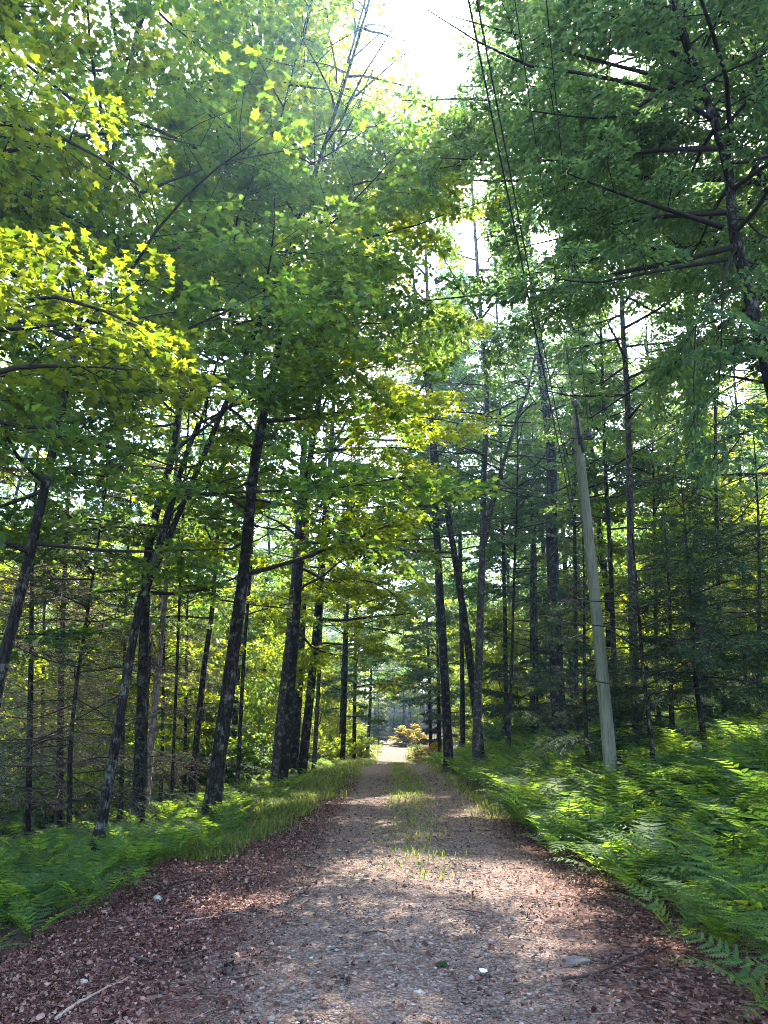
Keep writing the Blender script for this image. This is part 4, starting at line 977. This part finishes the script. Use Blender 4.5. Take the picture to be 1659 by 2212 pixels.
# ------------------------------------------------------------------ utility pole and wires
YP = 15.0
bt = at(1316, 1634, YP); tp = at(1243, 897, YP)
g = float(gz(bt[0], bt[1])); d = (tp - bt) / (tp[2] - bt[2]); base = bt + d * (g - bt[2])
print('pole base', base, 'top', tp, 'ground', g)
root = empty('utility_pole', tuple(base)); tag(root, 'leaning weathered grey wooden utility pole standing in the right fern bank', 'utility pole')
ax = tp - base; L = np.linalg.norm(ax); axn = ax / L
s = np.linspace(0, 1, 24); P = ax[None] * s[:, None] - np.array([0, 0, 1]) * (.15 * (s == 0))[:, None]
P[:, 0] += .03 * np.sin(s * 3.1)
mb = MB(); tubes(mb, P, np.interp(s, [0, .05, 1], [.145, .135, .092]), 20, ref=(1, 0, 0), rough=.012, cap=True)
m, nt, out = mat('weathered_pole')
tc = N(nt, 'ShaderNodeTexCoord'); mp = N(nt, 'ShaderNodeMapping'); mp.inputs['Scale'].default_value = (14, 14, .9); nt.links.new(tc.outputs['Object'], mp.inputs[0])
n1 = N(nt, 'ShaderNodeTexNoise', i_Scale=2.2, i_Detail=8.0, i_Roughness=.7); nt.links.new(mp.outputs[0], n1.inputs[0])
n2 = N(nt, 'ShaderNodeTexNoise', i_Scale=1.3, i_Detail=3.0); nt.links.new(tc.outputs['Object'], n2.inputs[0])
c = ramp(nt, n1.outputs[0], [(.33, (.06, .056, .042)), (.5, (.15, .145, .105)), (.7, (.22, .21, .15))])
c = mix(nt, ramp(nt, n2.outputs[0], [(.45, (0, 0, 0)), (.65, (.55, .55, .55))]), c, (.11, .135, .08))
v = N(nt, 'ShaderNodeTexVoronoi', i_Scale=1.7); nt.links.new(tc.outputs['Object'], v.inputs[0])
kn = ramp(nt, v.outputs['Distance'], [(.06, (.3, .27, .22)), (.13, (1, 1, 1))]); c = mix(nt, 1.0, c, kn, 'MULTIPLY')
pb = N(nt, 'ShaderNodeBsdfPrincipled', i_Roughness=.85); pb.inputs['Specular IOR Level'].default_value = .2; nt.links.new(c, pb.inputs['Base Color'])
bp = N(nt, 'ShaderNodeBump', i_Strength=.6, i_Distance=.02); nt.links.new(n1.outputs[0], bp.inputs['Height']); nt.links.new(bp.outputs[0], pb.inputs['Normal']); nt.links.new(pb.outputs[0], out.inputs[0])
mb.build('pole_shaft', m, root, smooth=True)
iron = plain_mat('dark_iron', [(.3, (.025, .025, .027)), (.7, (.06, .06, .065))], 20, .6, metal=.6)
ceram = plain_mat('dark_glazed_ceramic', [(.3, (.05, .05, .06)), (.7, (.09, .09, .10))], 5, .35, spec=.5)
loc = lambda px, py, Y=YP: at(px, py, Y) - base
def spool(c, ax_, r_, h):
    mb = MB(); a_ = nrm(np.array(ax_, float)); t = np.linspace(-.5, .5, 9)
    tubes(mb, np.array(c)[None] + a_ * (t * h)[:, None], r_ * np.array([.45, 1, 1, .62, .95, .62, 1, 1, .45]), 14, ref=(1, 0, 0) if abs(a_[0]) < .7 else (0, 0, 1), cap=True); return mb
# strap bracket and pin that carry the top insulator
mb = MB(); tubes(mb, np.array([loc(1253, 960, YP - .1), loc(1247, 905, YP - .1), loc(1243, 880, YP - .1)]), np.array([.035, .034, .022]), 8, ref=(1, 0, 0), cap=True); br_ = mb.build('pole_top_bracket', iron, root)
spool(loc(1243, 872, YP - .1), (-.35, 0, 1), .085, .17).build('insulator', ceram, root)
mb = MB(); tubes(mb, np.array([loc(1252, 947), loc(1275, 949)]), np.array([.022, .022]), 8, cap=True); tubes(mb, np.array([loc(1250, 938), loc(1285, 938)]), np.array([.010, .010]), 6, cap=True); mb.build('side_bracket', iron, root)
spool(loc(1272, 938), (0, 0, 1), .085, .16).build('insulator', ceram, root)
mb = MB(); tubes(mb, np.array([loc(1255, 942, YP - .1), loc(1258, 960, YP - .12), loc(1259, 978, YP - .1)]), np.array([.03, .05, .02]), 8, ref=(1, 0, 0), cap=True); mb.build('clamp', iron, root)
for (x_, y_) in ((1243, 1080), (1247, 1128)):
    mb = MB(); c0 = loc(x_, y_); tubes(mb, np.array([c0 + [.12, 0, 0], c0 + [-.09, 0, .0]]), np.array([.014, .014]), 6, cap=True); tubes(mb, np.array([c0 + [-.09, 0, -.06], c0 + [-.09, 0, .06]]), np.array([.035, .035]), 8, ref=(1, 0, 0), cap=True); mb.build('spool_bracket', iron, root)
for y_ in (925, 948, 975):
    mb = MB(); c0 = loc(1246, y_, YP - .1); tubes(mb, np.array([c0, c0 + [-.14, 0, .01]]), np.array([.009, .009]), 5, cap=True); mb.build('bolt', iron, root)
wm = plain_mat('weathered_wire', [(.3, (.02, .022, .024)), (.7, (.05, .052, .055))], 20, .6)
def wire(label, a_, b_, r_, sag, name='overhead_wire', n=40):
    a_, b_ = np.array(a_, float), np.array(b_, float); t = np.linspace(0, 1, n)
    P = a_ + (b_ - a_) * t[:, None]; P[:, 2] -= sag * 4 * t * (1 - t)
    mb = MB(); tubes(mb, P - a_, np.full(n, r_), 6); o = mb.build(name, wm, smooth=True); o.location = tuple(a_)
    return tag(o, label, 'wire')
def wire_through(label, pa, Ya, pm_, Ym, r_, ext=2.6):
    A = at(*pa, Ya); B = at(*pm_, Ym); return wire(label, A, A + (B - A) * ext, r_, .0)
wire_through('heavy twisted wire from the pole bracket rising left, the leftmost overhead', (1240, 1128), YP, (1012, 0), 5.4, .0115)
wire_through('heavy wire running close beside the leftmost overhead wire', (1238, 1080), YP, (1030, 0), 5.4, .010)
wire_through('thin wire from the pole top insulator, third overhead from the left', (1240, 868), YP, (1112, 0), 6.0, .007)
wire_through('thin wire from the side insulator, rightmost of the overhead wires', (1272, 936), YP, (1180, 0), 6.0, .007)
wire('thin wire slanting down right from the pole into the woods', at(1258, 960, YP - .1), at(1370, 1310, 30), .009, .2)
wire('thin wire slanting down left from the lower pole bracket into the woods', at(1240, 1130, YP), at(1130, 1260, 40), .009, .2)

# ------------------------------------------------------------------ haze
VEIL = .0010  # density of a thin blue volume added to imitate lens flare
if VEIL:
    mb = MB(); lo3, hi3 = np.array([-300, -80, -20.]), np.array([300, 360, 75.])
    c8 = np.array([[(lo3, hi3)[(k >> b) & 1][b] for b in range(3)] for k in range(8)])
    mb.add(c8, [[0, 2, 3, 1], [4, 5, 7, 6], [0, 1, 5, 4], [2, 6, 7, 3], [0, 4, 6, 2], [1, 3, 7, 5]])
    m, nt, out = mat('flare_veil'); pv = N(nt, 'ShaderNodeVolumePrincipled'); pv.inputs['Density'].default_value = VEIL
    pv.inputs['Color'].default_value = (.42, .68, 1, 1); pv.inputs['Anisotropy'].default_value = .75
    nt.links.new(pv.outputs[0], out.inputs['Volume'])
    tag(mb.build('veil', m), 'added pale blue haze hanging in the sunlit woods', 'veil', kind='stuff')

# ------------------------------------------------------------------ light, sky, camera
sd = nrm(np.array([.209, .715, 1.077]))
el = math.asin(sd[2]); az = math.atan2(sd[0], sd[1])
w = bpy.data.worlds.new('World'); S.world = w; w.use_nodes = True
nt = w.node_tree; bg = nt.nodes['Background']
sky = nt.nodes.new('ShaderNodeTexSky'); sky.sky_type = 'NISHITA'; sky.sun_disc = False
sky.sun_elevation = el; sky.sun_rotation = az; sky.dust_density = 2.0; sky.air_density = 1.0
nt.links.new(sky.outputs[0], bg.inputs[0]); bg.inputs[1].default_value = .15
ld = bpy.data.lights.new('sun', 'SUN'); ld.energy = 2.7; ld.angle = math.radians(.5); ld.color = (1, .95, .86)
lo_ = bpy.data.objects.new('sun', ld); COL.objects.link(lo_)
lo_.rotation_euler = Vector(-sd).to_track_quat('-Z', 'Y').to_euler()
cd = bpy.data.cameras.new('camera'); cam = bpy.data.objects.new('camera', cd); COL.objects.link(cam)
cd.sensor_fit = 'VERTICAL'; cd.sensor_height = 36; cd.lens = FPX / 2212 * 36; cd.clip_end = 2000; cd.clip_start = .05
cam.location = tuple(CAM); cam.rotation_euler = (math.radians(90) + PITCH, 0, 0)
S.camera = cam
S.view_settings.view_transform = 'Standard'; S.view_settings.look = 'None'; S.view_settings.gamma = 1
S.view_settings.exposure = 3.3
print('LEAVES', TOTAL[0], 'verts', sum(len(m.vertices) for m in bpy.data.meshes))
cy = S.cycles
cy.max_bounces = 6; cy.diffuse_bounces = 4; cy.glossy_bounces = 1; cy.transmission_bounces = 4; cy.volume_bounces = 0; cy.transparent_max_bounces = 4
cy.use_denoising = True; cy.denoising_prefilter = 'NONE'; cy.denoising_input_passes = 'RGB_ALBEDO_NORMAL'
cy.use_adaptive_sampling = False; cy.filter_width = .9; cy.pixel_filter_type = 'BLACKMAN_HARRIS'
cy.sample_clamp_indirect = 3.0
cy.caustics_reflective = False; cy.caustics_refractive = False
S.render.use_persistent_data = False
